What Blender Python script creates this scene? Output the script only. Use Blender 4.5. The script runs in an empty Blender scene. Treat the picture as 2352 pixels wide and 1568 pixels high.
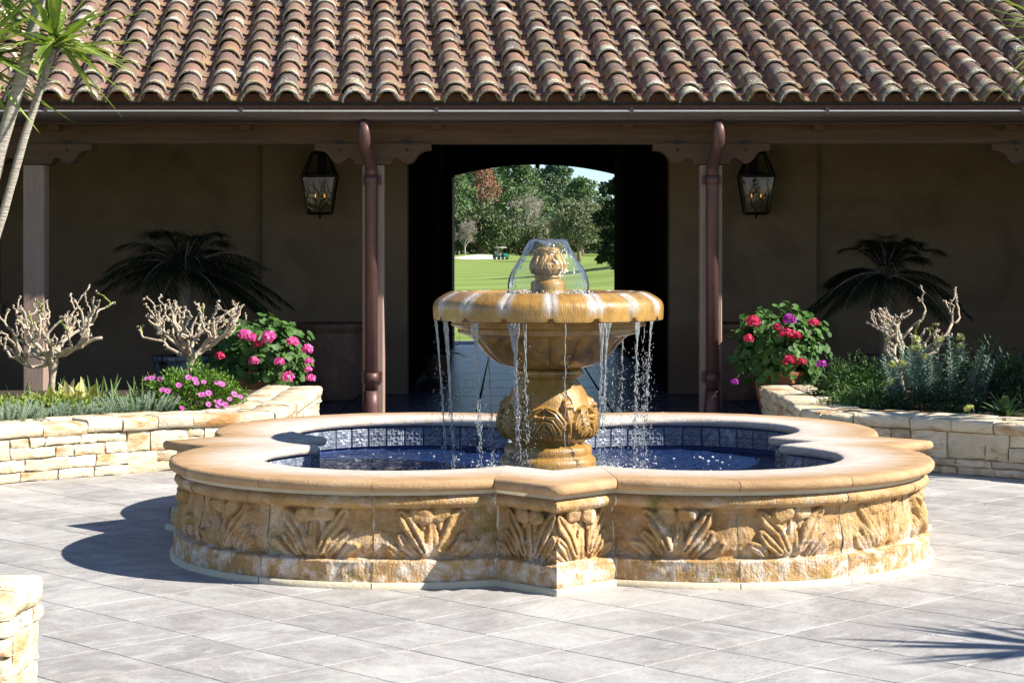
import bpy, bmesh, math, random
import numpy as np
from mathutils import Vector, Matrix, noise as mnoise

random.seed(7); RNG = np.random.default_rng(7)
S = bpy.context.scene
C = S.collection
R = math.radians
PI = math.pi

# ------------------------------------------------------------------ camera, sky, sun, exposure
EYE = 1.83
cam_d = bpy.data.cameras.new('camera'); cam = bpy.data.objects.new('camera', cam_d); C.objects.link(cam)
cam.location = (0, 0, EYE); cam.rotation_euler = (PI / 2, 0, 0)
cam_d.sensor_width = 36; cam_d.lens = 4500 / 2352 * 36
cam_d.shift_y = -202 / 2352; cam_d.clip_start = 0.1; cam_d.clip_end = 6000
S.camera = cam
SUN_DIR = Vector((-0.67, 0.18, -0.555)).normalized()
w = bpy.data.worlds.new('World'); S.world = w; w.use_nodes = True
wn = w.node_tree; bg = wn.nodes['Background']
sky = wn.nodes.new('ShaderNodeTexSky'); sky.sky_type = 'NISHITA'; sky.sun_disc = False
sky.sun_elevation = math.asin(-SUN_DIR.z); sky.sun_rotation = math.atan2(-SUN_DIR.x, -SUN_DIR.y)
sky.air_density = 0.65; sky.dust_density = 0.0; sky.ozone_density = 2.5
wn.links.new(sky.outputs[0], bg.inputs[0]); bg.inputs[1].default_value = 0.08
sl = bpy.data.lights.new('sun', 'SUN'); sl.energy = 5.0; sl.angle = R(0.55); sl.color = (1.0, 0.94, 0.84)
sun = bpy.data.objects.new('sun', sl); C.objects.link(sun); sun.location = (20, -4, 18)
sun.rotation_euler = SUN_DIR.to_track_quat('-Z', 'Y').to_euler()
S.view_settings.view_transform = 'Standard'; S.view_settings.look = 'None'
S.view_settings.gamma = 1; S.view_settings.exposure = 1.08
S.cycles.max_bounces = 6; S.cycles.diffuse_bounces = 4; S.cycles.transparent_max_bounces = 16
S.cycles.caustics_reflective = False; S.cycles.caustics_refractive = False

def at(u, v, y):            # point at depth y seen at (u, v) of the 2352 px wide photograph
    return Vector(((u - 1176) / 4500 * y, y, EYE - (v - 582) / 4500 * y))

# ------------------------------------------------------------------ node materials
def newmat(name):
    m = bpy.data.materials.new(name); m.use_nodes = True
    return m, m.node_tree, m.node_tree.nodes['Principled BSDF']

def N(nt, typ, **kw):
    n = nt.nodes.new(typ)
    for k, v in kw.items():
        if k.startswith('i_'):
            key = k[2:]; key = int(key) if key.isdigit() else key
            n.inputs[key].default_value = v
        else:
            setattr(n, k, v)
    return n

def coords(nt, stretch=(1, 1, 1), rand=True, world=False):
    if world:
        tc = N(nt, 'ShaderNodeNewGeometry').outputs['Position']
    else:
        tc = N(nt, 'ShaderNodeTexCoord').outputs['Object']
    mp = N(nt, 'ShaderNodeMapping'); mp.inputs['Scale'].default_value = stretch
    nt.links.new(tc, mp.inputs['Vector'])
    if rand:
        oi = N(nt, 'ShaderNodeObjectInfo'); ml = N(nt, 'ShaderNodeMath', operation='MULTIPLY', i_1=57.0)
        nt.links.new(oi.outputs['Random'], ml.inputs[0]); nt.links.new(ml.outputs[0], mp.inputs['Location'])
    return mp.outputs[0]

def ramp(nt, fac, stops):
    r = N(nt, 'ShaderNodeValToRGB'); e = r.color_ramp.elements
    while len(e) < len(stops): e.new(0.5)
    for el, (p, c) in zip(e, stops):
        el.position = p; el.color = (c[0], c[1], c[2], 1) if len(c) == 3 else c
    nt.links.new(fac, r.inputs[0]); return r.outputs[0]

def noise(nt, vec, scale, detail=6, rough=0.6, dist=0.0):
    n = N(nt, 'ShaderNodeTexNoise'); n.inputs['Scale'].default_value = scale
    n.inputs['Detail'].default_value = detail; n.inputs['Roughness'].default_value = rough
    n.inputs['Distortion'].default_value = dist
    nt.links.new(vec, n.inputs['Vector']); return n.outputs['Fac']

def mixc(nt, fac, a, b, blend='MIX'):
    m = N(nt, 'ShaderNodeMix', data_type='RGBA', blend_type=blend)
    for sock, val in ((m.inputs[0], fac), (m.inputs[6], a), (m.inputs[7], b)):
        if isinstance(val, (int, float)): sock.default_value = val
        elif isinstance(val, tuple): sock.default_value = (*val, 1)
        else: nt.links.new(val, sock)
    return m.outputs[2]

def math_n(nt, op, a, b=None, clamp=False):
    m = N(nt, 'ShaderNodeMath', operation=op, use_clamp=clamp)
    for i, v in enumerate((a, b)):
        if v is None: continue
        if isinstance(v, (int, float)): m.inputs[i].default_value = v
        else: nt.links.new(v, m.inputs[i])
    return m.outputs[0]

def mask(nt, fac, lo, hi):
    m = N(nt, 'ShaderNodeMapRange', clamp=True); m.inputs['From Min'].default_value = lo; m.inputs['From Max'].default_value = hi
    nt.links.new(fac, m.inputs['Value']); return m.outputs[0]

def stone(name, stops, scale=4, stretch=(1, 1, 1), rough=0.85, bump=0.3, bscale=60, overlays=(), rand=0.0, world=False,
          spec=0.3, attr=None, attr_col=(0.8, 0.78, 0.74), veins=0.0, coat=0.0, bdist=0.01, wover=(), attr_rng=(0.25, 0.75), attr_min=0.3):
    m, nt, b = newmat(name)
    v = coords(nt, stretch, rand=not world, world=world)
    col = ramp(nt, noise(nt, v, scale, 8, 0.65, 0.4), stops)
    for oc, sc, lo, hi in overlays:
        col = mixc(nt, mask(nt, noise(nt, v, sc, 6, 0.62, 0.6), lo, hi), col, oc)
    if wover:
        vw = coords(nt, (1, 1, 1), rand=False, world=True)
        for oc, sc, lo, hi, am in wover:
            col = mixc(nt, math_n(nt, 'MULTIPLY', mask(nt, noise(nt, vw, sc, 6, 0.65, 0.8), lo, hi), am), col, oc)
    if attr:
        a = N(nt, 'ShaderNodeAttribute', attribute_name=attr)
        nz = mask(nt, noise(nt, v, 9, 7, 0.72, 0.6), attr_rng[0], attr_rng[1])
        f = math_n(nt, 'MULTIPLY', a.outputs['Fac'], math_n(nt, 'ADD', math_n(nt, 'MULTIPLY', nz, 1.05 - attr_min), attr_min), clamp=True)
        col = mixc(nt, f, col, attr_col)
    if rand:
        oi = N(nt, 'ShaderNodeObjectInfo')
        hv = N(nt, 'ShaderNodeHueSaturation')
        hv.inputs['Value'].default_value = 1
        nt.links.new(math_n(nt, 'ADD', math_n(nt, 'MULTIPLY', oi.outputs['Random'], rand), 1 - rand / 2), hv.inputs['Value'])
        nt.links.new(col, hv.inputs['Color']); col = hv.outputs[0]
    nt.links.new(col, b.inputs['Base Color'])
    b.inputs['Roughness'].default_value = rough; b.inputs['Specular IOR Level'].default_value = spec
    if coat: b.inputs['Coat Weight'].default_value = coat; b.inputs['Coat Roughness'].default_value = 0.08
    h = math_n(nt, 'ADD', noise(nt, v, bscale, 5, 0.65), math_n(nt, 'MULTIPLY', noise(nt, v, bscale * 0.22, 4, 0.6), 1.6))
    if veins:
        wv = N(nt, 'ShaderNodeTexWave'); wv.inputs['Scale'].default_value = 14; wv.inputs['Distortion'].default_value = 9
        wv.inputs['Detail'].default_value = 3; wv.inputs['Detail Scale'].default_value = 1.1
        nt.links.new(v, wv.inputs['Vector']); h = math_n(nt, 'ADD', h, math_n(nt, 'MULTIPLY', wv.outputs['Fac'], veins))
    if bump:
        bp = N(nt, 'ShaderNodeBump'); bp.inputs['Strength'].default_value = bump; bp.inputs['Distance'].default_value = bdist
        nt.links.new(h, bp.inputs['Height']); nt.links.new(bp.outputs[0], b.inputs['Normal'])
    return m

def leafmat(name, c1, c2, trans=0.35, rough=0.55, c3=None):
    m, nt, b = newmat(name)
    g = N(nt, 'ShaderNodeNewGeometry'); oi = N(nt, 'ShaderNodeObjectInfo')
    fr = math_n(nt, 'FRACT', math_n(nt, 'ADD', g.outputs['Random Per Island'], oi.outputs['Random']))
    stops = [(0.0, c1), (1.0, c2)] if c3 is None else [(0.0, c1), (0.6, c2), (1.0, c3)]
    col = ramp(nt, fr, stops)
    nt.links.new(col, b.inputs['Base Color']); b.inputs['Roughness'].default_value = rough
    b.inputs['Specular IOR Level'].default_value = 0.35
    tr = N(nt, 'ShaderNodeBsdfTranslucent'); nt.links.new(mixc(nt, 1.0, col, (1.0, 1.0, 0.55), 'MULTIPLY'), tr.inputs[0])
    mx = N(nt, 'ShaderNodeMixShader'); mx.inputs[0].default_value = trans
    nt.links.new(b.outputs[0], mx.inputs[1]); nt.links.new(tr.outputs[0], mx.inputs[2])
    nt.links.new(mx.outputs[0], nt.nodes['Material Output'].inputs[0])
    return m

def plain(name, col, rough=0.5, metal=0.0, spec=0.4, nz=0.15, scale=20, bump=0.0, stretch=(1, 1, 1), rand=0.0):
    d = tuple(c * (1 - nz) for c in col); l = tuple(min(1, c * (1 + nz)) for c in col)
    m = stone(name, [(0.3, d), (0.7, l)], scale, stretch, rough, bump, scale * 3, spec=spec, rand=rand)
    m.node_tree.nodes['Principled BSDF'].inputs['Metallic'].default_value = metal
    return m

M = {}
SAND = [(0.25, (0.28, 0.15, 0.05)), (0.5, (0.47, 0.285, 0.115)), (0.75, (0.58, 0.40, 0.20))]
M['carved'] = stone('carved_sandstone', SAND, 6, rough=0.92, bump=0.9, bscale=80, veins=0.12, bdist=0.014, rand=0.16,
                    overlays=[((0.70, 0.62, 0.52), 4.2, 0.58, 0.70), ((0.17, 0.16, 0.035), 3.0, 0.58, 0.74), ((0.24, 0.125, 0.045), 8.0, 0.60, 0.78)], attr='deposit', attr_col=(0.74, 0.67, 0.59), attr_rng=(0.46, 0.62), attr_min=0.02)
M['coping'] = stone('coping_sandstone', [(0.25, (0.33, 0.19, 0.09)), (0.55, (0.44, 0.285, 0.15)), (0.8, (0.54, 0.385, 0.235))], 3.6, stretch=(0.7, 1.6, 1.6), rough=0.8,
                    bump=0.5, bscale=75, veins=0.08, attr='deposit', attr_col=(0.60, 0.575, 0.55), rand=0.12, overlays=[((0.27, 0.155, 0.075), 8, 0.60, 0.76)])
M['grout'] = stone('grout', [(0.3, (0.58, 0.50, 0.34)), (0.7, (0.68, 0.61, 0.46))], 8, bump=0.3, world=True)
M['wetstone'] = stone('wet_ochre_stone', [(0.25, (0.17, 0.088, 0.018)), (0.5, (0.36, 0.195, 0.04)), (0.75, (0.50, 0.30, 0.08))], 5, stretch=(1.6, 1.6, 0.7), rough=0.40, bump=0.4, bscale=45,
                      overlays=[((0.11, 0.065, 0.018), 3.0, 0.53, 0.70), ((0.16, 0.14, 0.04), 5.0, 0.60, 0.74)], spec=0.5, coat=0.55, attr='deposit', attr_col=(0.50, 0.47, 0.44), veins=0.15, attr_rng=(0.34, 0.60), attr_min=0.25)
M['bluetile'] = stone('blue_glazed_tile', [(0.3, (0.10, 0.115, 0.165)), (0.7, (0.20, 0.225, 0.28))], 12, rough=0.25, bump=0.1, rand=0.3, spec=0.6,
                      overlays=[((0.42, 0.47, 0.53), 16, 0.52, 0.72)])
M['poolwall'] = plain('pool_plaster', (0.03, 0.05, 0.16), 0.6)
M['slab'] = stone('stamped_concrete', [(0.25, (0.225, 0.210, 0.203)), (0.5, (0.31, 0.297, 0.288)), (0.75, (0.41, 0.395, 0.382))], 5.0, stretch=(0.8, 1.7, 1), rough=0.72,
                  bump=0.5, bscale=22, overlays=[((0.47, 0.46, 0.45), 2.2, 0.50, 0.74), ((0.30, 0.255, 0.25), 3.5, 0.56, 0.80), ((0.25, 0.24, 0.245), 26, 0.58, 0.78), ((0.50, 0.49, 0.48), 44, 0.60, 0.76)], rand=0.12, spec=0.4, wover=[((0.50, 0.485, 0.46), 0.8, 0.46, 0.64, 0.7), ((0.25, 0.225, 0.21), 1.2, 0.53, 0.68, 0.6), ((0.48, 0.465, 0.44), 4.5, 0.54, 0.68, 0.55), ((0.30, 0.25, 0.22), 3.0, 0.58, 0.72, 0.5), ((0.20, 0.19, 0.18), 12.0, 0.66, 0.74, 0.5)])
M['joint'] = stone('paving_joint', [(0.40, (0.24, 0.23, 0.215)), (0.62, (0.40, 0.385, 0.365))], 2.2, bump=0.2, world=True)
M['slate'] = stone('porch_slate', [(0.38, (0.012, 0.022, 0.055)), (0.62, (0.05, 0.085, 0.165))], 2.6, stretch=(0.40, 3.4, 1), rough=0.20, bump=0.7, bscale=8,
                   spec=0.35, rand=0.2, bdist=0.022)  # bluish slate; the reflected blue of the sky is put into the base colour
M['slatejoint'] = plain('porch_joint', (0.03, 0.03, 0.03), 0.9)
M['lime'] = stone('cream_limestone', [(0.25, (0.56, 0.45, 0.28)), (0.5, (0.70, 0.61, 0.44)), (0.8, (0.80, 0.74, 0.60))], 4.5, stretch=(1, 1, 2.2), rough=0.9, bump=0.9, bscale=40, bdist=0.015,
                  overlays=[((0.50, 0.25, 0.09), 2.2, 0.53, 0.66), ((0.36, 0.33, 0.10), 3.3, 0.60, 0.76), ((0.34, 0.25, 0.15), 8, 0.60, 0.72)], rand=0.34)
M['mortar'] = stone('wall_mortar', [(0.3, (0.30, 0.26, 0.18)), (0.7, (0.40, 0.35, 0.25))], 10, bump=0.4, world=True)
M['plaster'] = stone('tan_plaster', [(0.3, (0.21, 0.137, 0.088)), (0.7, (0.275, 0.185, 0.122))], 1.3, rough=0.95, bump=0.35, bscale=14, world=True, overlays=[((0.165, 0.108, 0.07), 0.9, 0.52, 0.72), ((0.25, 0.18, 0.12), 6, 0.62, 0.8)])
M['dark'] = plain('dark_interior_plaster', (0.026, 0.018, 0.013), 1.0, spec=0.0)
M['beam'] = stone('stained_beam', [(0.3, (0.075, 0.040, 0.023)), (0.7, (0.125, 0.070, 0.042))], 3, stretch=(0.5, 6, 6), rough=0.8, bump=0.3, bscale=20, world=True)
M['post'] = stone('painted_post', [(0.3, (0.27, 0.18, 0.14)), (0.7, (0.36, 0.25, 0.20))], 4, stretch=(8, 8, 0.6), rough=0.75, bump=0.25, bscale=14)
M['gutter'] = plain('bronze_gutter', (0.085, 0.062, 0.055), 0.34, 0.55, 0.5, 0.12, 5)
M['pipe'] = plain('copper_brown_pipe', (0.115, 0.055, 0.048), 0.48, 0.3, 0.5, 0.15, 5)
M['bead'] = plain('bright_gutter_bead', (0.62, 0.58, 0.56), 0.32, 0.6, 0.5, 0.1, 5)  # weathered lip; its sunlit bright line is put into the paler colour
M['fascia'] = plain('dark_green_flashing', (0.035, 0.04, 0.038), 0.6)
M['bird'] = plain('terracotta_eave_board', (0.20, 0.085, 0.05), 0.85, nz=0.3)
M['iron'] = plain('black_iron', (0.012, 0.014, 0.012), 0.45, 0.6)
M['bolt'] = plain('black_bolt', (0.01, 0.01, 0.01), 0.6)
M['terra'] = plain('terracotta_pot', (0.34, 0.13, 0.06), 0.8, nz=0.3, scale=9, bump=0.1)
M['jar'] = plain('weathered_terracotta', (0.20, 0.11, 0.075), 0.85, nz=0.4, scale=4, bump=0.2)
M['glazedpot'] = stone('mottled_glazed_pot', [(0.42, (0.02, 0.022, 0.025)), (0.62, (0.30, 0.32, 0.34))], 9, stretch=(1, 1, 0.3), rough=0.4, bump=0.1)
M['palepot'] = stone('lichened_pale_pot', [(0.42, (0.05, 0.04, 0.03)), (0.58, (0.28, 0.23, 0.17))], 9, rough=0.9, bump=0.3)
M['soil'] = plain('dark_soil', (0.05, 0.035, 0.022), 0.95, nz=0.5, scale=15, bump=0.5)
M['bark'] = stone('grey_bark', [(0.3, (0.17, 0.125, 0.085)), (0.7, (0.40, 0.33, 0.25))], 14, stretch=(1, 1, 0.4), rough=0.9, bump=0.6, bscale=60)
M['rosebark'] = stone('rose_bark', [(0.3, (0.27, 0.21, 0.145)), (0.7, (0.55, 0.47, 0.37))], 20, rough=0.85, bump=0.5, bscale=70)
M['yuccabark'] = stone('yucca_bark', [(0.3, (0.30, 0.26, 0.21)), (0.7, (0.56, 0.51, 0.44))], 10, stretch=(1, 1, 6), rough=0.9, bump=0.9, bscale=26, bdist=0.02)
M['rim_white'] = plain('white_glint', (0.8, 0.8, 0.8), 0.3)

# roof tile: per-tile clay colour with lichen crusts towards the lower lip
def tilemat(name, lich):
    m, nt, b = newmat(name)
    g = N(nt, 'ShaderNodeNewGeometry'); oi = N(nt, 'ShaderNodeObjectInfo')
    fr = math_n(nt, 'FRACT', math_n(nt, 'ADD', g.outputs['Random Per Island'], oi.outputs['Random']))
    col = ramp(nt, fr, [(0.0, (0.125, 0.096, 0.090)), (0.22, (0.175, 0.118, 0.102)), (0.45, (0.235, 0.142, 0.112)), (0.7, (0.275, 0.155, 0.112)), (0.88, (0.19, 0.13, 0.11)), (1.0, (0.315, 0.17, 0.12))])
    v = coords(nt, world=True)
    col = mixc(nt, 0.55, col, ramp(nt, noise(nt, v, 9, 6, 0.7), [(0.3, (0.45, 0.42, 0.42)), (0.7, (1, 1, 1))]), 'MULTIPLY')
    a = N(nt, 'ShaderNodeAttribute', attribute_name='lip')      # 1 at the lower lip, 0 at the top
    n1 = noise(nt, v, 3.2, 3, 0.5); n2 = noise(nt, v, 44, 6, 0.8); n3 = noise(nt, v, 7.0, 5, 0.65)
    moss = math_n(nt, 'MULTIPLY', mask(nt, math_n(nt, 'ADD', math_n(nt, 'MULTIPLY', a.outputs['Fac'], 0.34), n3), 0.71, 0.92), 0.5)
    col = mixc(nt, moss, col, (0.30, 0.245, 0.075))
    s = math_n(nt, 'ADD', math_n(nt, 'MULTIPLY', a.outputs['Fac'], 0.20 * lich), math_n(nt, 'ADD', math_n(nt, 'MULTIPLY', n1, 0.45), math_n(nt, 'MULTIPLY', n2, 0.75)))
    crust = mask(nt, s, 0.805, 0.825)
    col = mixc(nt, crust, col, (0.52, 0.51, 0.41))
    nt.links.new(col, b.inputs['Base Color']); b.inputs['Roughness'].default_value = 0.8; b.inputs['Specular IOR Level'].default_value = 0.3
    h = math_n(nt, 'ADD', noise(nt, v, 70, 4, 0.6), math_n(nt, 'MULTIPLY', crust, 1.5))
    bp = N(nt, 'ShaderNodeBump'); bp.inputs['Strength'].default_value = 0.4; bp.inputs['Distance'].default_value = 0.006
    nt.links.new(h, bp.inputs['Height']); nt.links.new(bp.outputs[0], b.inputs['Normal'])
    return m
M['cover'] = tilemat('clay_cover_tile', 1.0); M['pan'] = tilemat('clay_pan_tile', 0.35)

def watermat():
    m, nt, b = newmat('pool_water')
    b.inputs['Base Color'].default_value = (0.012, 0.028, 0.092, 1); b.inputs['Roughness'].default_value = 0.03
    b.inputs['IOR'].default_value = 1.33; b.inputs['Specular IOR Level'].default_value = 0.6
    v = coords(nt, (1, 1.3, 1), world=True)
    bp = N(nt, 'ShaderNodeBump'); bp.inputs['Strength'].default_value = 1.0; bp.inputs['Distance'].default_value = 0.05
    nt.links.new(math_n(nt, 'ADD', noise(nt, v, 11, 3, 0.6, 0.9), math_n(nt, 'MULTIPLY', noise(nt, v, 34, 2, 0.5, 0.5), 0.3)), bp.inputs['Height']); nt.links.new(bp.outputs[0], b.inputs['Normal'])
    return m
M['water'] = watermat()

def filmmat(name, white, gloss_ior=1.33, bump=0.25, bscale=22, ior=1.45):
    m, nt, b = newmat(name)
    b.inputs['Base Color'].default_value = (0.95, 0.97, 1.0, 1); b.inputs['Roughness'].default_value = 0.08; b.inputs['IOR'].default_value = gloss_ior
    tr = N(nt, 'ShaderNodeBsdfTransparent'); tr.inputs[0].default_value = (0.95, 0.97, 0.97, 1)
    gl = N(nt, 'ShaderNodeBsdfGlossy'); gl.inputs['Roughness'].default_value = 0.06
    df = N(nt, 'ShaderNodeBsdfDiffuse'); df.inputs[0].default_value = (0.85, 0.88, 0.9, 1)
    v = coords(nt, (1, 1, 0.35), world=True)
    bp = N(nt, 'ShaderNodeBump'); bp.inputs['Strength'].default_value = bump; bp.inputs['Distance'].default_value = 0.02
    nt.links.new(noise(nt, v, bscale, 3, 0.5, 0.4), bp.inputs['Height'])
    fr = N(nt, 'ShaderNodeFresnel'); fr.inputs['IOR'].default_value = ior
    for n in (gl, df, fr): nt.links.new(bp.outputs[0], n.inputs['Normal'])
    m1 = N(nt, 'ShaderNodeMixShader'); m2 = N(nt, 'ShaderNodeMixShader'); m2.inputs[0].default_value = white
    nt.links.new(fr.outputs[0], m1.inputs[0]); nt.links.new(tr.outputs[0], m1.inputs[1]); nt.links.new(gl.outputs[0], m1.inputs[2])
    nt.links.new(m1.outputs[0], m2.inputs[1]); nt.links.new(df.outputs[0], m2.inputs[2])
    nt.links.new(m2.outputs[0], nt.nodes['Material Output'].inputs[0])
    return m
M['bell'] = filmmat('water_film', 0.035, ior=1.16, bump=0.5, bscale=30)
M['stream'] = filmmat('falling_water', 0.24, bump=0.6, bscale=60)
M['foam'] = filmmat('splash_foam', 0.75, bump=0.6, bscale=80)
def glassmat():
    m, nt, b = newmat('lantern_glass')
    tr = N(nt, 'ShaderNodeBsdfTransparent'); tr.inputs[0].default_value = (0.9, 0.92, 0.9, 1)
    gl = N(nt, 'ShaderNodeBsdfGlossy'); gl.inputs['Roughness'].default_value = 0.01
    fr = N(nt, 'ShaderNodeFresnel'); fr.inputs['IOR'].default_value = 1.8
    mx = N(nt, 'ShaderNodeMixShader'); nt.links.new(fr.outputs[0], mx.inputs[0]); nt.links.new(tr.outputs[0], mx.inputs[1]); nt.links.new(gl.outputs[0], mx.inputs[2])
    nt.links.new(mx.outputs[0], nt.nodes['Material Output'].inputs[0]); return m
M['glass'] = glassmat()
def emit(name, col, st):
    m, nt, b = newmat(name); b.inputs['Base Color'].default_value = (*col, 1)
    b.inputs['Emission Color'].default_value = (*col, 1); b.inputs['Emission Strength'].default_value = st; return m
M['flame'] = emit('gas_flame', (1.0, 0.42, 0.10), 0.55)

def grassmat():
    m, nt, b = newmat('fairway_grass')
    v = coords(nt, world=True)
    base = ramp(nt, noise(nt, v, 0.35, 6, 0.7), [(0.3, (0.165, 0.24, 0.05)), (0.7, (0.24, 0.32, 0.085))])
    fine = ramp(nt, noise(nt, v, 5, 5, 0.8), [(0.3, (0.6, 0.6, 0.6)), (0.7, (1.05, 1.05, 1.05))])
    wv = N(nt, 'ShaderNodeTexWave'); wv.inputs['Scale'].default_value = 0.022; wv.inputs['Distortion'].default_value = 0.4
    mp = N(nt, 'ShaderNodeMapping'); mp.inputs['Rotation'].default_value = (0, 0, R(78)); nt.links.new(v, mp.inputs[0]); nt.links.new(mp.outputs[0], wv.inputs['Vector'])
    col = mixc(nt, mask(nt, wv.outputs['Fac'], 0.4, 0.6), base, mixc(nt, 1.0, base, (1.25, 1.2, 1.3), 'MULTIPLY'))
    col = mixc(nt, 0.8, col, fine, 'MULTIPLY')
    nt.links.new(col, b.inputs['Base Color']); b.inputs['Roughness'].default_value = 0.9; b.inputs['Specular IOR Level'].default_value = 0.1
    return m
M['grass'] = grassmat()
M['sand'] = plain('bunker_sand', (0.66, 0.60, 0.50), 0.95, nz=0.1, scale=2)
M['path'] = plain('cart_path_concrete', (0.45, 0.43, 0.39), 0.9, nz=0.12, scale=1.5)
L_ = {}
L_['yucca'] = leafmat('yucca_leaf', (0.13, 0.22, 0.035), (0.34, 0.43, 0.11), 0.3, 0.4)
L_['gera'] = leafmat('geranium_leaf', (0.035, 0.095, 0.02), (0.11, 0.23, 0.05), 0.3)
L_['osteo'] = leafmat('daisy_bush_leaf', (0.06, 0.15, 0.018), (0.19, 0.33, 0.05), 0.35)
L_['silver'] = leafmat('silver_sedum_leaf', (0.19, 0.27, 0.19), (0.42, 0.52, 0.40), 0.2)
L_['iris'] = leafmat('strap_leaf', (0.09, 0.17, 0.04), (0.24, 0.34, 0.12), 0.35)
L_['varieg'] = leafmat('variegated_leaf', (0.30, 0.36, 0.06), (0.62, 0.58, 0.26), 0.35, c3=(0.70, 0.66, 0.46))
L_['lime'] = leafmat('lime_leaf', (0.14, 0.24, 0.035), (0.36, 0.42, 0.09), 0.35)
L_['euph'] = leafmat('spurge_leaf', (0.12, 0.20, 0.165), (0.27, 0.37, 0.31), 0.2)
L_['head'] = leafmat('spurge_head', (0.46, 0.50, 0.18), (0.62, 0.65, 0.34), 0.3)
L_['fern'] = leafmat('divided_leaf', (0.04, 0.09, 0.025), (0.10, 0.20, 0.055), 0.3)
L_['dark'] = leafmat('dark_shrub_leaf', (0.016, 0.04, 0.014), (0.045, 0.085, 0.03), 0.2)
L_['mull'] = leafmat('rosette_leaf', (0.08, 0.14, 0.055), (0.15, 0.22, 0.09), 0.25)
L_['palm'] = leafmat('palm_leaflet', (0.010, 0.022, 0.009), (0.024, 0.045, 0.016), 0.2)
L_['pink'] = leafmat('pink_petal', (0.70, 0.05, 0.34), (0.88, 0.22, 0.55), 0.3)
L_['red'] = leafmat('rose_red_petal', (0.60, 0.018, 0.10), (0.80, 0.07, 0.20), 0.3)
L_['purple'] = leafmat('magenta_petal', (0.36, 0.025, 0.36), (0.52, 0.07, 0.52), 0.3)
L_['daisy'] = leafmat('daisy_petal', (0.50, 0.07, 0.34), (0.66, 0.22, 0.52), 0.3)
L_['yellow'] = leafmat('primrose_petal', (0.62, 0.60, 0.14), (0.72, 0.68, 0.22), 0.3)
L_['pine'] = leafmat('pine_foliage', (0.085, 0.155, 0.065), (0.19, 0.28, 0.12), 0.15, 0.8)  # far pines and oaks: distance haze put into lighter, greyer leaf colours
L_['pine2'] = leafmat('blue_pine_foliage', (0.09, 0.155, 0.09), (0.19, 0.26, 0.15), 0.15, 0.8)
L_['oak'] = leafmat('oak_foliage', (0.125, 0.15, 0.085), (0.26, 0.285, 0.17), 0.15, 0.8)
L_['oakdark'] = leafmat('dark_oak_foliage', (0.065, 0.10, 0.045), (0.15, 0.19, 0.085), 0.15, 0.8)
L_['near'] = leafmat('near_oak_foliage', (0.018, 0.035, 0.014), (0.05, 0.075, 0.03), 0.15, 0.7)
L_['brown'] = leafmat('dead_needles', (0.26, 0.12, 0.07), (0.36, 0.19, 0.12), 0.1, 0.9)
L_['pale'] = leafmat('bare_twigs', (0.26, 0.22, 0.19), (0.40, 0.35, 0.31), 0.05, 0.9)
L_['lightgreen'] = leafmat('willow_foliage', (0.16, 0.22, 0.08), (0.28, 0.34, 0.14), 0.2, 0.8)

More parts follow.
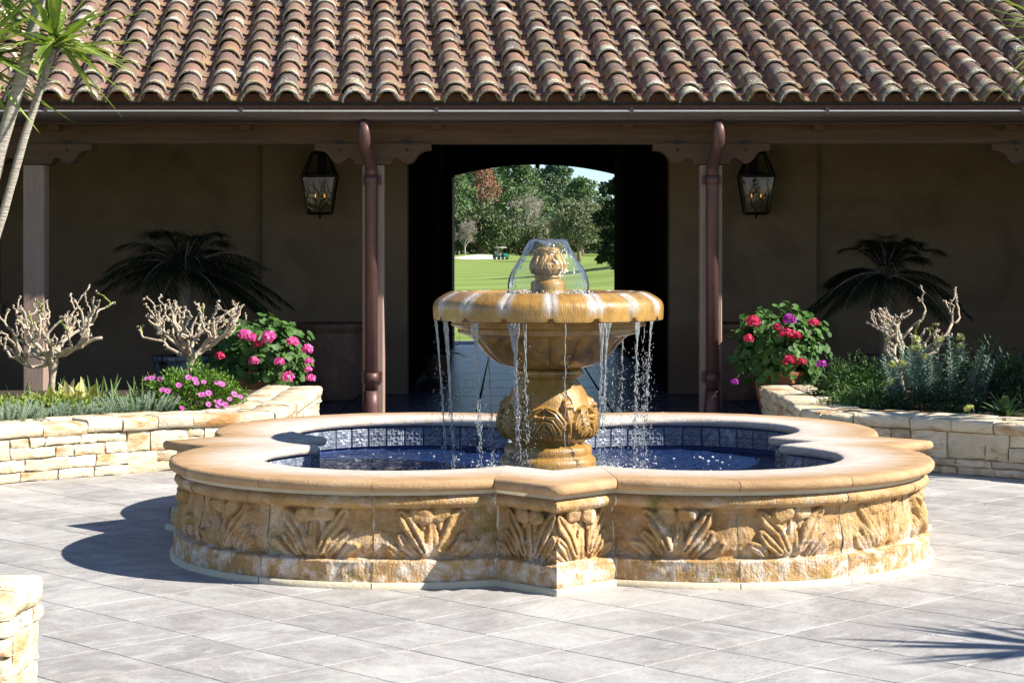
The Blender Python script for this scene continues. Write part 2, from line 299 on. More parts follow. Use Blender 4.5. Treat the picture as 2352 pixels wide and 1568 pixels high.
# ------------------------------------------------------------------ mesh helpers
class MB:
    def __init__(s): s.v = []; s.f = []; s.fl = []; s.n = 0
    def add(s, V, F, flat=False):
        V = np.asarray(V, float).reshape(-1, 3)
        s.v.append(V); o = s.n
        for f in F: s.f.append(tuple(i + o for i in f)); s.fl.append(flat)
        s.n += len(V); return s
    def box(s, lo, hi, rot=None, c=None):
        x0, y0, z0 = lo; x1, y1, z1 = hi
        V = np.array([(x, y, z) for z in (z0, z1) for y in (y0, y1) for x in (x0, x1)])
        if rot is not None: V = (np.array(rot.to_3x3()) @ (V - np.array(c)).T).T + np.array(c)
        return s.add(V, [(0, 2, 3, 1), (4, 5, 7, 6), (0, 1, 5, 4), (2, 6, 7, 3), (0, 4, 6, 2), (1, 3, 7, 5)], True)
    def tube(s, pts, rad, n=8, cap=True):
        P = [Vector(p) for p in pts]
        if isinstance(rad, (int, float)): rad = [rad] * len(P)
        V = []; up = Vector((0.31, 0.17, 0.93)); u = None
        for i, p in enumerate(P):
            t = (P[min(i + 1, len(P) - 1)] - P[max(i - 1, 0)]).normalized()
            if u is None:
                u = t.cross(up)
                if u.length < 1e-3: u = t.cross(Vector((1, 0, 0)))
            u = (u - t * u.dot(t)).normalized(); b = t.cross(u)
            for k in range(n):
                a = 2 * PI * k / n; V.append(p + (u * math.cos(a) + b * math.sin(a)) * rad[i])
        F = [(i * n + k, i * n + (k + 1) % n, (i + 1) * n + (k + 1) % n, (i + 1) * n + k) for i in range(len(P) - 1) for k in range(n)]
        if cap: F += [tuple(range(n - 1, -1, -1)), tuple((len(P) - 1) * n + k for k in range(n))]
        return s.add([tuple(v) for v in V], F)
    def lathe(s, prof, n=32, c=(0, 0, 0), fn=None, cap=False):
        V = []; m = len(prof)
        for k in range(n):
            a = 2 * PI * k / n
            for (r, z) in prof:
                if fn: r, z = fn(a, r, z)
                V.append((c[0] + r * math.cos(a), c[1] + r * math.sin(a), c[2] + z))
        F = [(k * m + i, ((k + 1) % n) * m + i, ((k + 1) % n) * m + i + 1, k * m + i + 1) for k in range(n) for i in range(m - 1)]
        if cap: F += [tuple(k * m + m - 1 for k in range(n)), tuple(k * m for k in range(n - 1, -1, -1))]
        return s.add(V, F)
    def ball(s, c, r, n=6, m=4, sc=(1, 1, 1)):
        V = [(c[0], c[1], c[2] + r * sc[2])]
        for i in range(1, m):
            t = PI * i / m
            for k in range(n):
                a = 2 * PI * k / n; V.append((c[0] + r * sc[0] * math.sin(t) * math.cos(a), c[1] + r * sc[1] * math.sin(t) * math.sin(a), c[2] + r * sc[2] * math.cos(t)))
        V.append((c[0], c[1], c[2] - r * sc[2]))
        F = [(0, 1 + k, 1 + (k + 1) % n) for k in range(n)]
        for i in range(m - 2):
            F += [(1 + i * n + k, 1 + (i + 1) * n + k, 1 + (i + 1) * n + (k + 1) % n, 1 + i * n + (k + 1) % n) for k in range(n)]
        l = len(V) - 1; F += [(l, 1 + (m - 2) * n + (k + 1) % n, 1 + (m - 2) * n + k) for k in range(n)]
        return s.add(V, F)
    def grid(s, G, close=False):      # G: array nu x nv x 3
        nu, nv = G.shape[:2]; F = []
        for i in range(nu - 1 + (1 if close else 0)):
            for j in range(nv - 1):
                a = i * nv + j; b = ((i + 1) % nu) * nv + j; F.append((a, b, b + 1, a + 1))
        return s.add(G.reshape(-1, 3), F)
    def mesh(s, name, mat, smooth=True, attr=None):
        me = bpy.data.meshes.new(name)
        V = np.concatenate(s.v) if s.v else np.zeros((0, 3))
        me.from_pydata(V.tolist(), [], s.f)
        me.materials.append(mat)
        me.polygons.foreach_set('use_smooth', [smooth and not fl for fl in s.fl])
        if attr:
            for k, vals in attr.items():
                a = me.attributes.new(k, 'FLOAT', 'POINT'); a.data.foreach_set('value', np.asarray(vals, dtype=np.float32))
        me.update(); return me
    def build(s, name, mat, parent=None, smooth=True, attr=None):
        return link(name, s.mesh(name, mat, smooth, attr), parent)

def link(name, data, parent=None):
    o = bpy.data.objects.new(name, data); C.objects.link(o)
    if parent is not None: o.parent = parent
    return o

def fastmesh(name, V, F, mat, smooth=False):      # V (n,3), F (m,k) arrays, all faces with k corners
    V = np.asarray(V, np.float32); F = np.asarray(F, np.int32); k = F.shape[1]
    me = bpy.data.meshes.new(name)
    me.vertices.add(len(V)); me.vertices.foreach_set('co', V.ravel())
    me.loops.add(F.size); me.loops.foreach_set('vertex_index', F.ravel())
    me.polygons.add(len(F)); me.polygons.foreach_set('loop_start', np.arange(0, F.size, k, dtype=np.int32))
    if smooth: me.polygons.foreach_set('use_smooth', np.ones(len(F), dtype=bool))
    me.materials.append(mat); me.update(calc_edges=True); me.validate(); return me

def tag(o, label, cat, group=None):
    o['label'] = label; o['category'] = cat
    if group: o['group'] = group
    return o
def thing(name, label, cat, loc=(0, 0, 0), group=None, rotz=0.0):
    o = bpy.data.objects.new(name, None); C.objects.link(o); o.location = loc; o.rotation_euler = (0, 0, rotz)
    o.empty_display_size = 0.1
    return tag(o, label, cat, group)
def structure(o): o['kind'] = 'structure'; return o
def stuff(o): o['kind'] = 'stuff'; return o

def unit(A): return A / np.maximum(np.linalg.norm(A, axis=1, keepdims=True), 1e-9)
def leaves(P, D, L, W, fold=0.15, up=None):       # folded diamond leaves -> V, F
    P = np.asarray(P); n = len(P); D = unit(np.asarray(D))
    if up is None: up = RNG.normal(size=(n, 3))
    Sd = unit(np.cross(D, up)); Nn = np.cross(Sd, D)
    L = np.broadcast_to(np.asarray(L, float), (n,))[:, None]; W = np.broadcast_to(np.asarray(W, float), (n,))[:, None]
    V = np.stack([P, P + D * L * 0.5 + Sd * W / 2 + Nn * W * fold, P + D * L, P + D * L * 0.5 - Sd * W / 2 + Nn * W * fold], 1).reshape(-1, 3)
    b = np.arange(n)[:, None] * 4
    F = np.concatenate([b + np.array([[0, 1, 2]]), b + np.array([[0, 2, 3]])], 0)
    return V, F
def straps(P, D, L, W, droop=0.5, k=4, up=(0, 0, 1)):     # curved tapering strap leaves -> V, F quads
    P = np.asarray(P, float); n = len(P); D = unit(np.asarray(D, float)); U = np.broadcast_to(np.asarray(up, float), (n, 3))
    Sd = unit(np.cross(D, U) + 1e-6); L = np.broadcast_to(L, (n,))[:, None]; W = np.broadcast_to(W, (n,))[:, None]; dr = np.broadcast_to(droop, (n,))[:, None]
    Nn = np.cross(Sd, D)
    rows = []
    for i in range(k + 1):
        t = i / k
        c = P + D * L * t - U * L * dr * t * t * 0.5
        wd = W * (0.75 + 0.5 * math.sin(min(1, t * 1.6) * PI / 2) - 0.25) * (1 - t ** 2.2) * 0.5 + 0.0006
        rows += [c + Sd * wd + Nn * wd * 0.35, c, c - Sd * wd + Nn * wd * 0.35]
    V = np.stack(rows, 1).reshape(-1, 3); m = 3 * (k + 1)
    b = np.arange(n)[:, None] * m; Fs = []
    for i in range(k):
        for j in range(2):
            a = i * 3 + j; Fs.append(b + np.array([[a, a + 1, a + 4, a + 3]]))
    return V, np.concatenate(Fs, 0)
def join(parts):
    Vs, Fs, o = [], [], 0
    for V, F in parts: Vs.append(V); Fs.append(F + o); o += len(V)
    return np.concatenate(Vs), np.concatenate(Fs)
def discs(P, Nm, Rr, seg=8, cup=0.25, wav=0.12):      # round scalloped leaves -> V, F tris
    P = np.asarray(P); n = len(P); Nm = unit(np.asarray(Nm)); T = unit(np.cross(Nm, RNG.normal(size=(n, 3)))); B = np.cross(Nm, T)
    Rr = np.broadcast_to(Rr, (n,))[:, None]
    rows = [P]
    for k in range(seg):
        a = 2 * PI * k / seg; rr = Rr * (1 + wav * (1 if k % 2 else -1)) * (0.35 if k == 0 else 1)
        rows.append(P + (T * math.cos(a) + B * math.sin(a)) * rr + Nm * Rr * cup * (1 + 0.4 * RNG.normal(size=(n, 1))))
    V = np.stack(rows, 1).reshape(-1, 3); b = np.arange(n)[:, None] * (seg + 1)
    F = np.concatenate([b + np.array([[0, 1 + k, 1 + (k + 1) % seg]]) for k in range(seg)], 0)
    return V, F
def rdir(n, zmin=-1.0):
    D = unit(RNG.normal(size=(n * 4, 3))); D = D[D[:, 2] > zmin][:n]; return D
#==PART2==
# ------------------------------------------------------------------ ground, paving, porch floor
def terr(x, y):
    z = -0.06
    if y > 60: z += 0.9 * min(1, (y - 60) / 240) ** 1.6
    if y > 300: z += 0.010 * (min(y, 420) - 300)
    if y > 430: z += 0.022 * (min(y, 900) - 430)
    z += 0.55 * math.exp(-(((x + 4.5) / 7) ** 2 + ((y - 332) / 12) ** 2))      # lip behind the bunker
    z += 1.1 * math.exp(-(((x - 9) / 6) ** 2 + ((y - 150) / 50) ** 2))        # rough mound to the right
    if y > 41: z += 0.05 * math.sin(x * 0.21 + y * 0.05) * min(1, (y - 41) / 60)
    return z
ys = np.concatenate([np.array([-3000, -400, -60, -16, 0, 20.2, 40.0]), np.linspace(44, 120, 30), np.linspace(125, 460, 80), np.array([600, 900, 1500, 3000, 5000])])
xs = np.concatenate([np.array([-4000, -1200, -400, -150, -80]), np.linspace(-50, 50, 70), np.array([80, 150, 400, 1200, 4000])])
G = np.array([[(x, y, terr(x, y)) for y in ys] for x in xs])
structure(MB().grid(G[::-1]).build('ground', M['grass']))
# bunker sand and a strip of cart path by the passage
g = []
for i in range(25):
    a = 2 * PI * i / 24; row = []
    for j in range(9):
        r = j / 8; x = -5.2 + 4.0 * r * math.cos(a) * (1 + 0.12 * math.sin(3 * a)); y = 312 + 15 * r * math.sin(a)
        row.append((x, y, terr(x, y) + 0.035 + 0.30 * (1 - r ** 3) * 0.4 + 0.03 * (y - 312) * (1 - r)))
    g.append(row)
structure(MB().grid(np.array(g)).build('bunker_sand', M['sand']))
structure(MB().box((-8, 39.86, -0.2), (10, 41.6, -0.015)).build('cart_path', M['path']))

pave = structure(MB().box((-9, -16, -0.3), (9, 20.42, -0.0026)).build('pavement', M['joint']))
FX, FY = 0.24, 13.0
PIT = 0.505
def slabmesh(sd):           # square slab with slightly wavering arrises
    h = PIT / 2 - 0.0045; K = 7; ring = []
    for e in range(4):
        for k in range(K):
            t = -1 + 2 * k / K; x, y = ((t, -1), (1, t), (-t, 1), (-1, -t))[e]
            n_ = 0.006 * mnoise.noise(Vector((x * 2.2 + sd * 9, y * 2.2, 0))) + 0.004 * mnoise.noise(Vector((x * 6, y * 6 + sd * 7, 1)))
            ring.append((x * (h + n_), y * (h + n_)))
    m = len(ring)
    V = [(x * .991, y * .991, 0.0) for x, y in ring] + [(x, y, -0.0016) for x, y in ring] + [(x, y, -0.03) for x, y in ring]
    F = [tuple(range(m))] + [(k + m, (k + 1) % m + m, (k + 1) % m, k) for k in range(m)] + [(k + 2 * m, (k + 1) % m + 2 * m, (k + 1) % m + m, k + m) for k in range(m)]
    return MB().add(V, F, True)
sms = [slabmesh(i) for i in range(6)]; slab_mes = [q.mesh('paving_slab', M['slab'], False) for q in sms]
sm = sms[0]; SV = np.concatenate(sm.v); cand = []
ca, sa = math.cos(R(45)), math.sin(R(45))
for i in range(-45, 46):
    for j in range(-45, 46):
        x = -1.909 + (i + 0.5) * PIT * ca - (j + 0.5) * PIT * sa; y = 9.769 + (i + 0.5) * PIT * sa + (j + 0.5) * PIT * ca
        if not (-8.5 < x < 8.5 and -2 < y < 20.05): continue
        inview = y > 7.9 and abs(x) < 0.266 * y + 0.35 and y < 17.2 and math.hypot(x - FX, y - FY) > 1.5
        cand.append((0 if inview else 1, y, x))
cand.sort(); rest = MB()
for k, (iv, y, x) in enumerate(cand):
    dz = random.uniform(-0.0006, 0.0006)
    if iv == 0 and k < 300:
        o = link('paving_slab', random.choice(slab_mes), pave); o.location = (x, y, dz); o.rotation_euler = (0, 0, R(45) + random.choice((0, 1, 2, 3)) * PI / 2)
    else:
        V = SV.copy(); Q = np.array(Matrix.Rotation(R(45), 3, 'Z')); V = (Q @ V.T).T + np.array((x, y, dz)); rest.add(V, sm.f, True)
o = rest.build('paving_slabs', M['slab'], pave, False); stuff(o)

n = 150; P = np.stack([RNG.uniform(-4, 4, n), RNG.uniform(8.2, 16.5, n), np.full(n, .004)], 1); P = P[np.hypot(P[:, 0] - FX, P[:, 1] - FY) > 2.5]
V, F = leaves(P, np.stack([RNG.normal(size=len(P)), RNG.normal(size=len(P)), np.full(len(P), .15)], 1), RNG.uniform(.008, .022, len(P)), .007, .2, np.tile((0, 0, 1.0), (len(P), 1)))
o = stuff(link('leaf_litter', fastmesh('leaf_litter', V, F, L_['brown']))); tag(o, 'tiny dry leaf bits scattered over the grey paving', 'litter')
porch = structure(MB().box((-9, 20.422, -0.3), (9, 39.85, -0.006)).build('porch_floor', M['slatejoint']))
fl = MB(); hx = 1.58 / 2 - 0.012
V = [(-hx + 0.01, -hx + 0.01, 0), (hx - 0.01, -hx + 0.01, 0), (hx - 0.01, hx - 0.01, 0), (-hx + 0.01, hx - 0.01, 0), (-hx, -hx, -0.005), (hx, -hx, -0.005), (hx, hx, -0.005), (-hx, hx, -0.005), ]
fl.add(V, [(0, 1, 2, 3)] + [(k + 4, (k + 1) % 4 + 4, (k + 1) % 4, k) for k in range(4)], True)
fme = fl.mesh('floor_slab', M['slate'], False)
for i in range(-6, 6):
    for j in range(12):
        x = -0.41 + (i + 0.5) * 1.58; y = 20.43 + (j + 0.5) * 1.58
        if abs(x) > 8.2 or y > 39.1: continue
        if y > 26.8 and not -2.1 < x < 2.8: continue
        o = link('floor_slab', fme, porch); o.location = (x, y, random.uniform(0, 0.002))

# ------------------------------------------------------------------ the arcaded building
bld = thing('arcade_building', 'long tile-roofed building with shaded porch and archway behind the fountain', 'building', (0.3, 21, 0))
inv = Matrix.Translation((-0.3, -21, 0))
class BP:            # builds children of the building given world coordinates
    pass
def bpart(mb, name, mat, smooth=True, parent=None, attr=None):
    o = mb.build(name, mat, None, smooth, attr); o.parent = parent or bld
    if parent is None: o.matrix_parent_inverse = inv
    return o
YP0, YP1 = 21.13, 21.36          # posts
YW = 25.6                        # porch back wall
X0, X1 = -1.37, 2.06             # passage
# back wall: pavilion bay standing 12 cm forward of the wings
for xa_, xb_ in ((-3.26, X0), (X1, 3.98)): bpart(MB().box((xa_, YW, 0), (xb_, YW + 0.35, 4.6)), 'pavilion_wall', M['plaster'], False)
wl = MB(); wl.box((-9, YW + 0.14, 0), (-6.72, YW + 0.5, 1.18)).box((-9, YW + 0.14, 2.55), (-6.72, YW + 0.5, 4.6)).box((-6.72, YW + 0.141, 0), (-3.262, YW + 0.5, 4.6)); bpart(wl, 'wing_wall', M['plaster'], False)
wr = MB(); wr.box((3.982, YW + 0.14, 0), (9, YW + 0.5, 4.6)); bpart(wr, 'wing_wall', M['plaster'], False)
for sx in (-1, 1):
    x = sx * 9.1 + 0.1; q = [(20.75, 0), (39.7, 0), (39.7, 3.75), (30.2, 7.4), (20.75, 3.25)]; q[3] = (30.2, 3.40 + (30.2 - 20.62) * 0.44 - 0.1)
    V = [(x + dx, y_, z_) for dx in (-.15, .15) for y_, z_ in q]; bpart(MB().add(V, [(4, 3, 2, 1, 0), (5, 6, 7, 8, 9)] + [(i, (i + 1) % 5, (i + 1) % 5 + 5, i + 5) for i in range(5)], True), 'end_wall', M['plaster'], False)
# window in the left wing
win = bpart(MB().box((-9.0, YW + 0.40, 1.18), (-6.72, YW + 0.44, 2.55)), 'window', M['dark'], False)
fr = MB()
for x in (-6.80, -7.3, -7.8, -8.3): fr.box((x - 0.03, YW + 0.30, 1.18), (x + 0.03, YW + 0.395, 2.55))
for z in (1.22, 1.7, 2.1, 2.5): fr.box((-9, YW + 0.31, z - 0.025), (-6.72, YW + 0.392, z + 0.025))
bpart(fr, 'window_frame', M['beam'], False, win)
bpart(MB().box((-9, YW - 0.02, 1.06), (-6.66, YW + 0.30, 1.178)), 'window_sill', M['plaster'], False, win)
# passage walls, ceiling, far arch
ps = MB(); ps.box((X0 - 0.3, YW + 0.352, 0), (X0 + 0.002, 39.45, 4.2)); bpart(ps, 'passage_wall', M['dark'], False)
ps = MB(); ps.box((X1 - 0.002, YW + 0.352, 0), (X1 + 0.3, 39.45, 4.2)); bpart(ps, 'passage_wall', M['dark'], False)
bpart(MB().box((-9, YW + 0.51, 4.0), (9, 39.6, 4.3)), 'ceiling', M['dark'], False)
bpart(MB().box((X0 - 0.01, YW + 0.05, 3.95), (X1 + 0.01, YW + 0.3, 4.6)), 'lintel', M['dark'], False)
ya, yb = 39.46, 39.8
am = MB(); xa0, xa1 = at(1043, 400, 39.8).x, at(1425, 400, 39.8).x; xc = (xa0 + xa1) / 2; hw = (xa1 - xa0) / 2
zs, zc = 3.40, 3.63; n = 24; V = []; F = []
for i in range(n + 1):
    t = -1 + 2 * i / n; V += [(xc + hw * t, ya, zs + (zc - zs) * (1 - t * t)), (xc + hw * t, yb, zs + (zc - zs) * (1 - t * t)), (xc + hw * t, ya, 4.8), (xc + hw * t, yb, 4.8)]
for i in range(n):
    a = i * 4; b = a + 4; F += [(a, a + 1, b + 1, b), (a, b, b + 2, a + 2), (a + 1, a + 3, b + 3, b + 1)]
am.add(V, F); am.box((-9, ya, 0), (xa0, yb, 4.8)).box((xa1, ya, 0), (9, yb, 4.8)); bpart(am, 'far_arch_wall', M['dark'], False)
for sx, x in ((1, xa0), (-1, xa1)):        # door leaves folded back against the passage
    d = MB().box((min(x, x + sx * 0.02), 37.9, 0.03), (max(x, x + sx * 0.02), 39.45, 3.3)); bpart(d, 'door_leaf', M['beam'], False)
bpart(MB().lathe([(0.0, -0.14), (0.03, -0.12), (0.05, -0.06), (0.02, 0.0), (0.02, 0.08)], 10, (xc + 0.0, 39.4, 3.66)), 'arch_pendant', M['iron'])

# posts, corbels, beam
POSTX = [-8.80, -5.16, -1.498, 2.151, 5.80, 9.4]
for x in POSTX[:-1]:
    h = 0.115; c = 0.012
    V = [(sx * a, sy * b, z) for z in (0, 2.78) for (sx, sy, a, b) in ((-1, -1, h - c, h), (1, -1, h - c, h), (1, -1, h, h - c), (1, 1, h, h - c), (1, 1, h - c, h), (-1, 1, h - c, h), (-1, 1, h, h - c), (-1, -1, h, h - c))]
    V = np.array(V) + np.array((x, (YP0 + YP1) / 2, 0))
    bpart(MB().add(V, [(k, (k + 1) % 8, (k + 1) % 8 + 8, k + 8) for k in range(8)], True), 'post', M['post'], False)
ZB = 3.013
prof = [(0, .225), (.125, .225), (.19, .222), (.20, .19), (.217, .168), (.24, .155), (.262, .153), (.285, .165), (.305, .185), (.335, .205), (.37, .214), (.405, .207), (.435, .188), (.46, .155), (.485, .118), (.515, .092), (.55, .078), (.59, .072), (.626, .07), (.626, .0)]
for x in POSTX[:-1]:
    pts = [(-px, pz) for px, pz in prof[::-1]] + prof[1:]
    V = []; n = len(pts)
    for yy in (YP0 - 0.02, YP1 + 0.02): V += [(x + px, yy, ZB - pz) for px, pz in pts]
    F = [(i, n + i, n + i + 1, i + 1) for i in range(n - 1)]
    half = n // 2
    for i in range(n - 1):
        pass
    mb = MB().add(V, F, True)
    # front and back as strips against the beam line
    for s_, yy in ((0, YP0 - 0.02), (1, YP1 + 0.02)):
        W = []; 
        for px, pz in pts: W += [(x + px, yy, ZB - pz), (x + px, yy, ZB)]
        mb.add(W, [(2 * i, 2 * i + 2, 2 * i + 3, 2 * i + 1) for i in range(n - 1)], True)
    cb = bpart(mb, 'corbel', M['beam'], False)
    for sx in (-1, 1):
        kx = x + sx * 0.365
        bpart(MB().add([(kx - .05, YP0 - .026, ZB - .012), (kx + .05, YP0 - .026, ZB - .012), (kx + .03, YP0 - .026, ZB + .0), (kx + .055, YP0 - .026, ZB + .028), (kx - .055, YP0 - .026, ZB + .028), (kx - .03, YP0 - .026, ZB)], [(0, 1, 2, 3, 4, 5)], True), 'corbel_key', M['bolt'], False, cb)
        bpart(MB().add([(kx + .017 * math.cos(a), YP0 - .028, ZB - .072 + .017 * math.sin(a)) for a in [2 * PI * k / 10 for k in range(10)]], [tuple(range(9, -1, -1))], True), 'bolt', M['bolt'], False, cb)
bm_ = MB().box((-9, YP0 + 0.005, ZB), (9, YP1 - 0.005, ZB + 0.33)); bpart(bm_, 'beam', M['beam'], False)

# gutter
GY, GZ, GR = 20.60, 3.31, 0.082
pr = []
for k in range(11):
    a = PI + PI * k / 10; pr.append((GY + GR * math.cos(a), GZ + GR * 1.25 * math.sin(a)))
pr = pr[::-1]
gm = MB(); V = []
full = [(y, z) for y, z in pr] 
bead = [(GY - GR - 0.012 + 0.011 * math.cos(a), GZ + 0.008 + 0.011 * math.sin(a)) for a in [2 * PI * k / 8 for k in range(8)]]
for x in (-9.2, 9.2): V += [(x, y, z) for y, z in full]
m = len(full); gm.add(V, [(i, i + 1, m + i + 1, m + i) for i in range(m - 1)])
V = []
for x in (-9.2, 9.2): V += [(x, y, z) for y, z in bead]
gut = bpart(gm, 'gutter', M['gutter'])
bpart(MB().add(V, [(i, (i + 1) % 8, 8 + (i + 1) % 8, 8 + i) for i in range(8)]), 'gutter_bead', M['bead'], True, gut)
for k in range(-5, 6):
    xk = at(995 / 1.96 * 0.6533, 0, 20.55).x + 0.0 + 2.045 * k
    V = []
    for x in (xk - 0.014, xk + 0.014): V += [(x, GY + (GR + 0.006) * math.cos(a), GZ + (GR * 1.25 + 0.006) * math.sin(a)) for a in [PI + PI * i / 8 for i in range(9)]] + [(x, GY - GR - 0.028, GZ + 0.022)]
    bpart(MB().add(V, [(i, i + 1, 10 + i + 1, 10 + i) for i in range(8)], True), 'gutter_strap', M['gutter'], True, gut)
    bpart(MB().box((xk + 1.02 - 0.018, GY - GR - 0.026, GZ - 0.02), (xk + 1.02 + 0.018, GY - GR + 0.05, GZ + 0.045)), 'gutter_clip', M['gutter'], False, gut)
    bpart(MB().box((xk + 1.0 - 0.05, 20.90, GZ - 0.16), (xk + 1.0 + 0.06, 21.125, GZ - 0.11)), 'rafter_block', M['beam'], False)
bpart(MB().box((-9, 20.70, 3.22), (9, 20.74, 3.42)), 'fascia_board', M['fascia'], False)
bpart(MB().box((-9, 20.742, 3.20), (9, 21.125, 3.30)), 'soffit', M['beam'], False)
# downspouts
for x, ut, ub in ((-1.488, 837, 853), (2.137, 1651, 1636)):
    xt = at(ut, 0, 20.62).x; xb = at(ub, 0, 21.04).x
    pts = [(xt, 20.60, 3.22), (xt, 20.60, 3.08), (xt + (xb - xt) * .04, 20.615, 3.02), (xt + (xb - xt) * .25, 20.72, 2.94), (xt + (xb - xt) * .55, 20.86, 2.86), (xt + (xb - xt) * .85, 20.98, 2.79), (xb, 21.04, 2.73), (xb, 21.05, 2.66), (xb, 21.05, 0.30)]
    dp = bpart(MB().tube(pts, 0.068, 16), 'downspout', M['pipe'])
    bpart(MB().lathe([(0.069, -0.05), (0.076, -0.05), (0.076, 0.05), (0.069, 0.05)], 16, (xb, 21.05, 2.62)).box((xb - 0.105, 21.085, 2.57), (xb + 0.105, 21.125, 2.67)), 'pipe_collar', M['pipe'], True, dp)
    bpart(MB().lathe([(0.069, -0.05), (0.077, -0.05), (0.077, 0.05), (0.069, 0.05)], 16, (xb, 21.05, 0.50)).box((xb - 0.11, 21.085, 0.44), (xb + 0.11, 21.125, 0.56)), 'pipe_collar', M['pipe'], True, dp)
    bpart(MB().lathe([(0.068, 0.36), (0.078, 0.36), (0.088, 0.20), (0.092, 0.12), (0.092, 0.0)], 16, (xb, 21.01, 0.0)), 'pipe_shoe', M['pipe'], True, dp)

# roof: deck, clay pans and covers laid slightly askew as in the photograph
SL = 0.44; al = math.atan(SL)
E0 = Vector((0, 20.62, 3.40))
Sv = Vector((-0.0813 * math.cos(al), math.cos(al), math.sin(al))).normalized()
Xv = Vector((1, 0, 0)); Nv = Xv.cross(Sv).normalized()
Xo = Sv.cross(Nv).normalized()
dk = MB(); zr = lambda y: 3.40 + (y - 20.62) * SL - 0.03
V = [(x, y, zr(y) - t) for t in (0, 0.12) for (x, y) in ((-9.4, 20.66), (9.4, 20.66), (9.4, 30.2), (-9.4, 30.2))]
dk.add(V, [(0, 1, 2, 3), (7, 6, 5, 4), (0, 4, 5, 1)], True)
z2 = zr(30.2); dk.add([(-9.4, 30.2, z2), (9.4, 30.2, z2), (9.4, 40.2, 3.8), (-9.4, 40.2, 3.8)], [(0, 1, 2, 3)], True)
roof = bpart(dk, 'roof', M['bird'], False)
bpart(MB().box((-9, 20.745, 3.31), (9, 20.80, 3.52)), 'eave_board', M['bird'], False)
EXPO = 0.384; COLW = 0.355
def tile(r0, r1, length, th, arc, seg, down=False):
    mb = MB(); V = []; lip = []
    rows = []
    for yy, r in ((0.0, r0), (length * 0.33, r0 + (r1 - r0) * .33), (length, r1)):
        for rr in (r, r - th):
            for k in range(seg + 1):
                a = PI / 2 + arc * (k / seg - 0.5)
                s_ = -1 if down else 1
                V.append((rr * math.cos(a) * (1 if not down else 1), yy, s_ * rr * math.sin(a))); lip.append(1 - yy / length)
    n = seg + 1
    F = []
    for i in range(2):
        o0, o1, i0, i1 = (2 * i) * n, (2 * i + 2) * n, (2 * i + 1) * n, (2 * i + 3) * n
        for k in range(seg):
            F.append((o0 + k, o0 + k + 1, o1 + k + 1, o1 + k) if down else (o0 + k + 1, o0 + k, o1 + k, o1 + k + 1))
            F.append((i0 + k + 1, i0 + k, i1 + k, i1 + k + 1) if down else (i0 + k, i0 + k + 1, i1 + k + 1, i1 + k))
    mb.add(V, F)
    W = [V[k] for k in range(n)] + [V[n + k] for k in range(n)]; lip += [1] * (2 * n)
    mb.add(W, [(k, k + 1, n + k + 1, n + k) for k in range(seg)], True)
    return mb, lip
cov, clip_ = tile(0.136, 0.110, 0.46, 0.017, R(176), 9)
pan, plip = tile(0.118, 0.132, 0.46, 0.016, R(150), 7, True)
cov_me = cov.mesh('cover_tile', M['cover'], True, {'lip': clip_}); pan_me = pan.mesh('pan_tile', M['pan'], True, {'lip': plip})
items = {'c': [], 'p': []}
xbase = -1.657
for k in range(-24, 29):
    for c in range(-1, 15):
        # cover course -1 is the doubled eave piece
        for typ in 'cp':
            if typ == 'p' and c < 0: continue
            s_ = 0.0 if c <= 0 and typ == 'p' else c * EXPO - (0.12 if typ == 'c' else 0)
            if typ == 'c':
                s_ = -0.015 if c == -1 else (0.06 if False else 0.20 + (c - 0) * EXPO)
            off = 0.0 if typ == 'c' else COLW / 2
            p = E0 + Xv * (xbase + k * COLW + off) + Sv * s_
            if not -9.3 < p.x < 9.3: continue
            jx = random.gauss(0, 0.006); jr = random.gauss(0, 0.012)
            zz = (0.036 if typ == 'c' else 0.146) + random.gauss(0, 0.004)
            if c == -1: zz -= 0.008
            u = p.x / p.y * 4500 + 1176; vis = -40 < u < 2392
            tilt = -0.035 + random.gauss(0, 0.006)
            Mx = Matrix((Xo, Sv, Nv)).transposed().to_4x4() @ Matrix.Rotation(jr, 4, 'Z') @ Matrix.Rotation(tilt, 4, 'X') @ Matrix.Scale(random.uniform(.97, 1.03), 4, (1, 0, 0))
            Mx.translation = p + Xo * jx + Nv * zz
            items[typ].append((0 if vis else 1, c, Mx))
for typ, me, src, nm, lip in (('c', cov_me, cov, 'cover_tile', clip_), ('p', pan_me, pan, 'pan_tile', plip)):
    L = sorted(items[typ], key=lambda q: (q[0], q[1])); rest = MB(); lips = []
    SV_ = np.concatenate(src.v)
    for i, (vis, c, Mx) in enumerate(L):
        if i < 300 and vis == 0:
            o = link(nm, me, roof); o.matrix_parent_inverse = roof.matrix_world.inverted(); o.matrix_basis = Mx
        else:
            Q = np.array(Mx); rest.add((Q[:3, :3] @ SV_.T).T + Q[:3, 3], src.f); lips += lip
    o = rest.build(nm + 's', M['cover' if typ == 'c' else 'pan'], roof, True, {'lip': lips}); stuff(o)
    o.matrix_parent_inverse = roof.matrix_world.inverted()
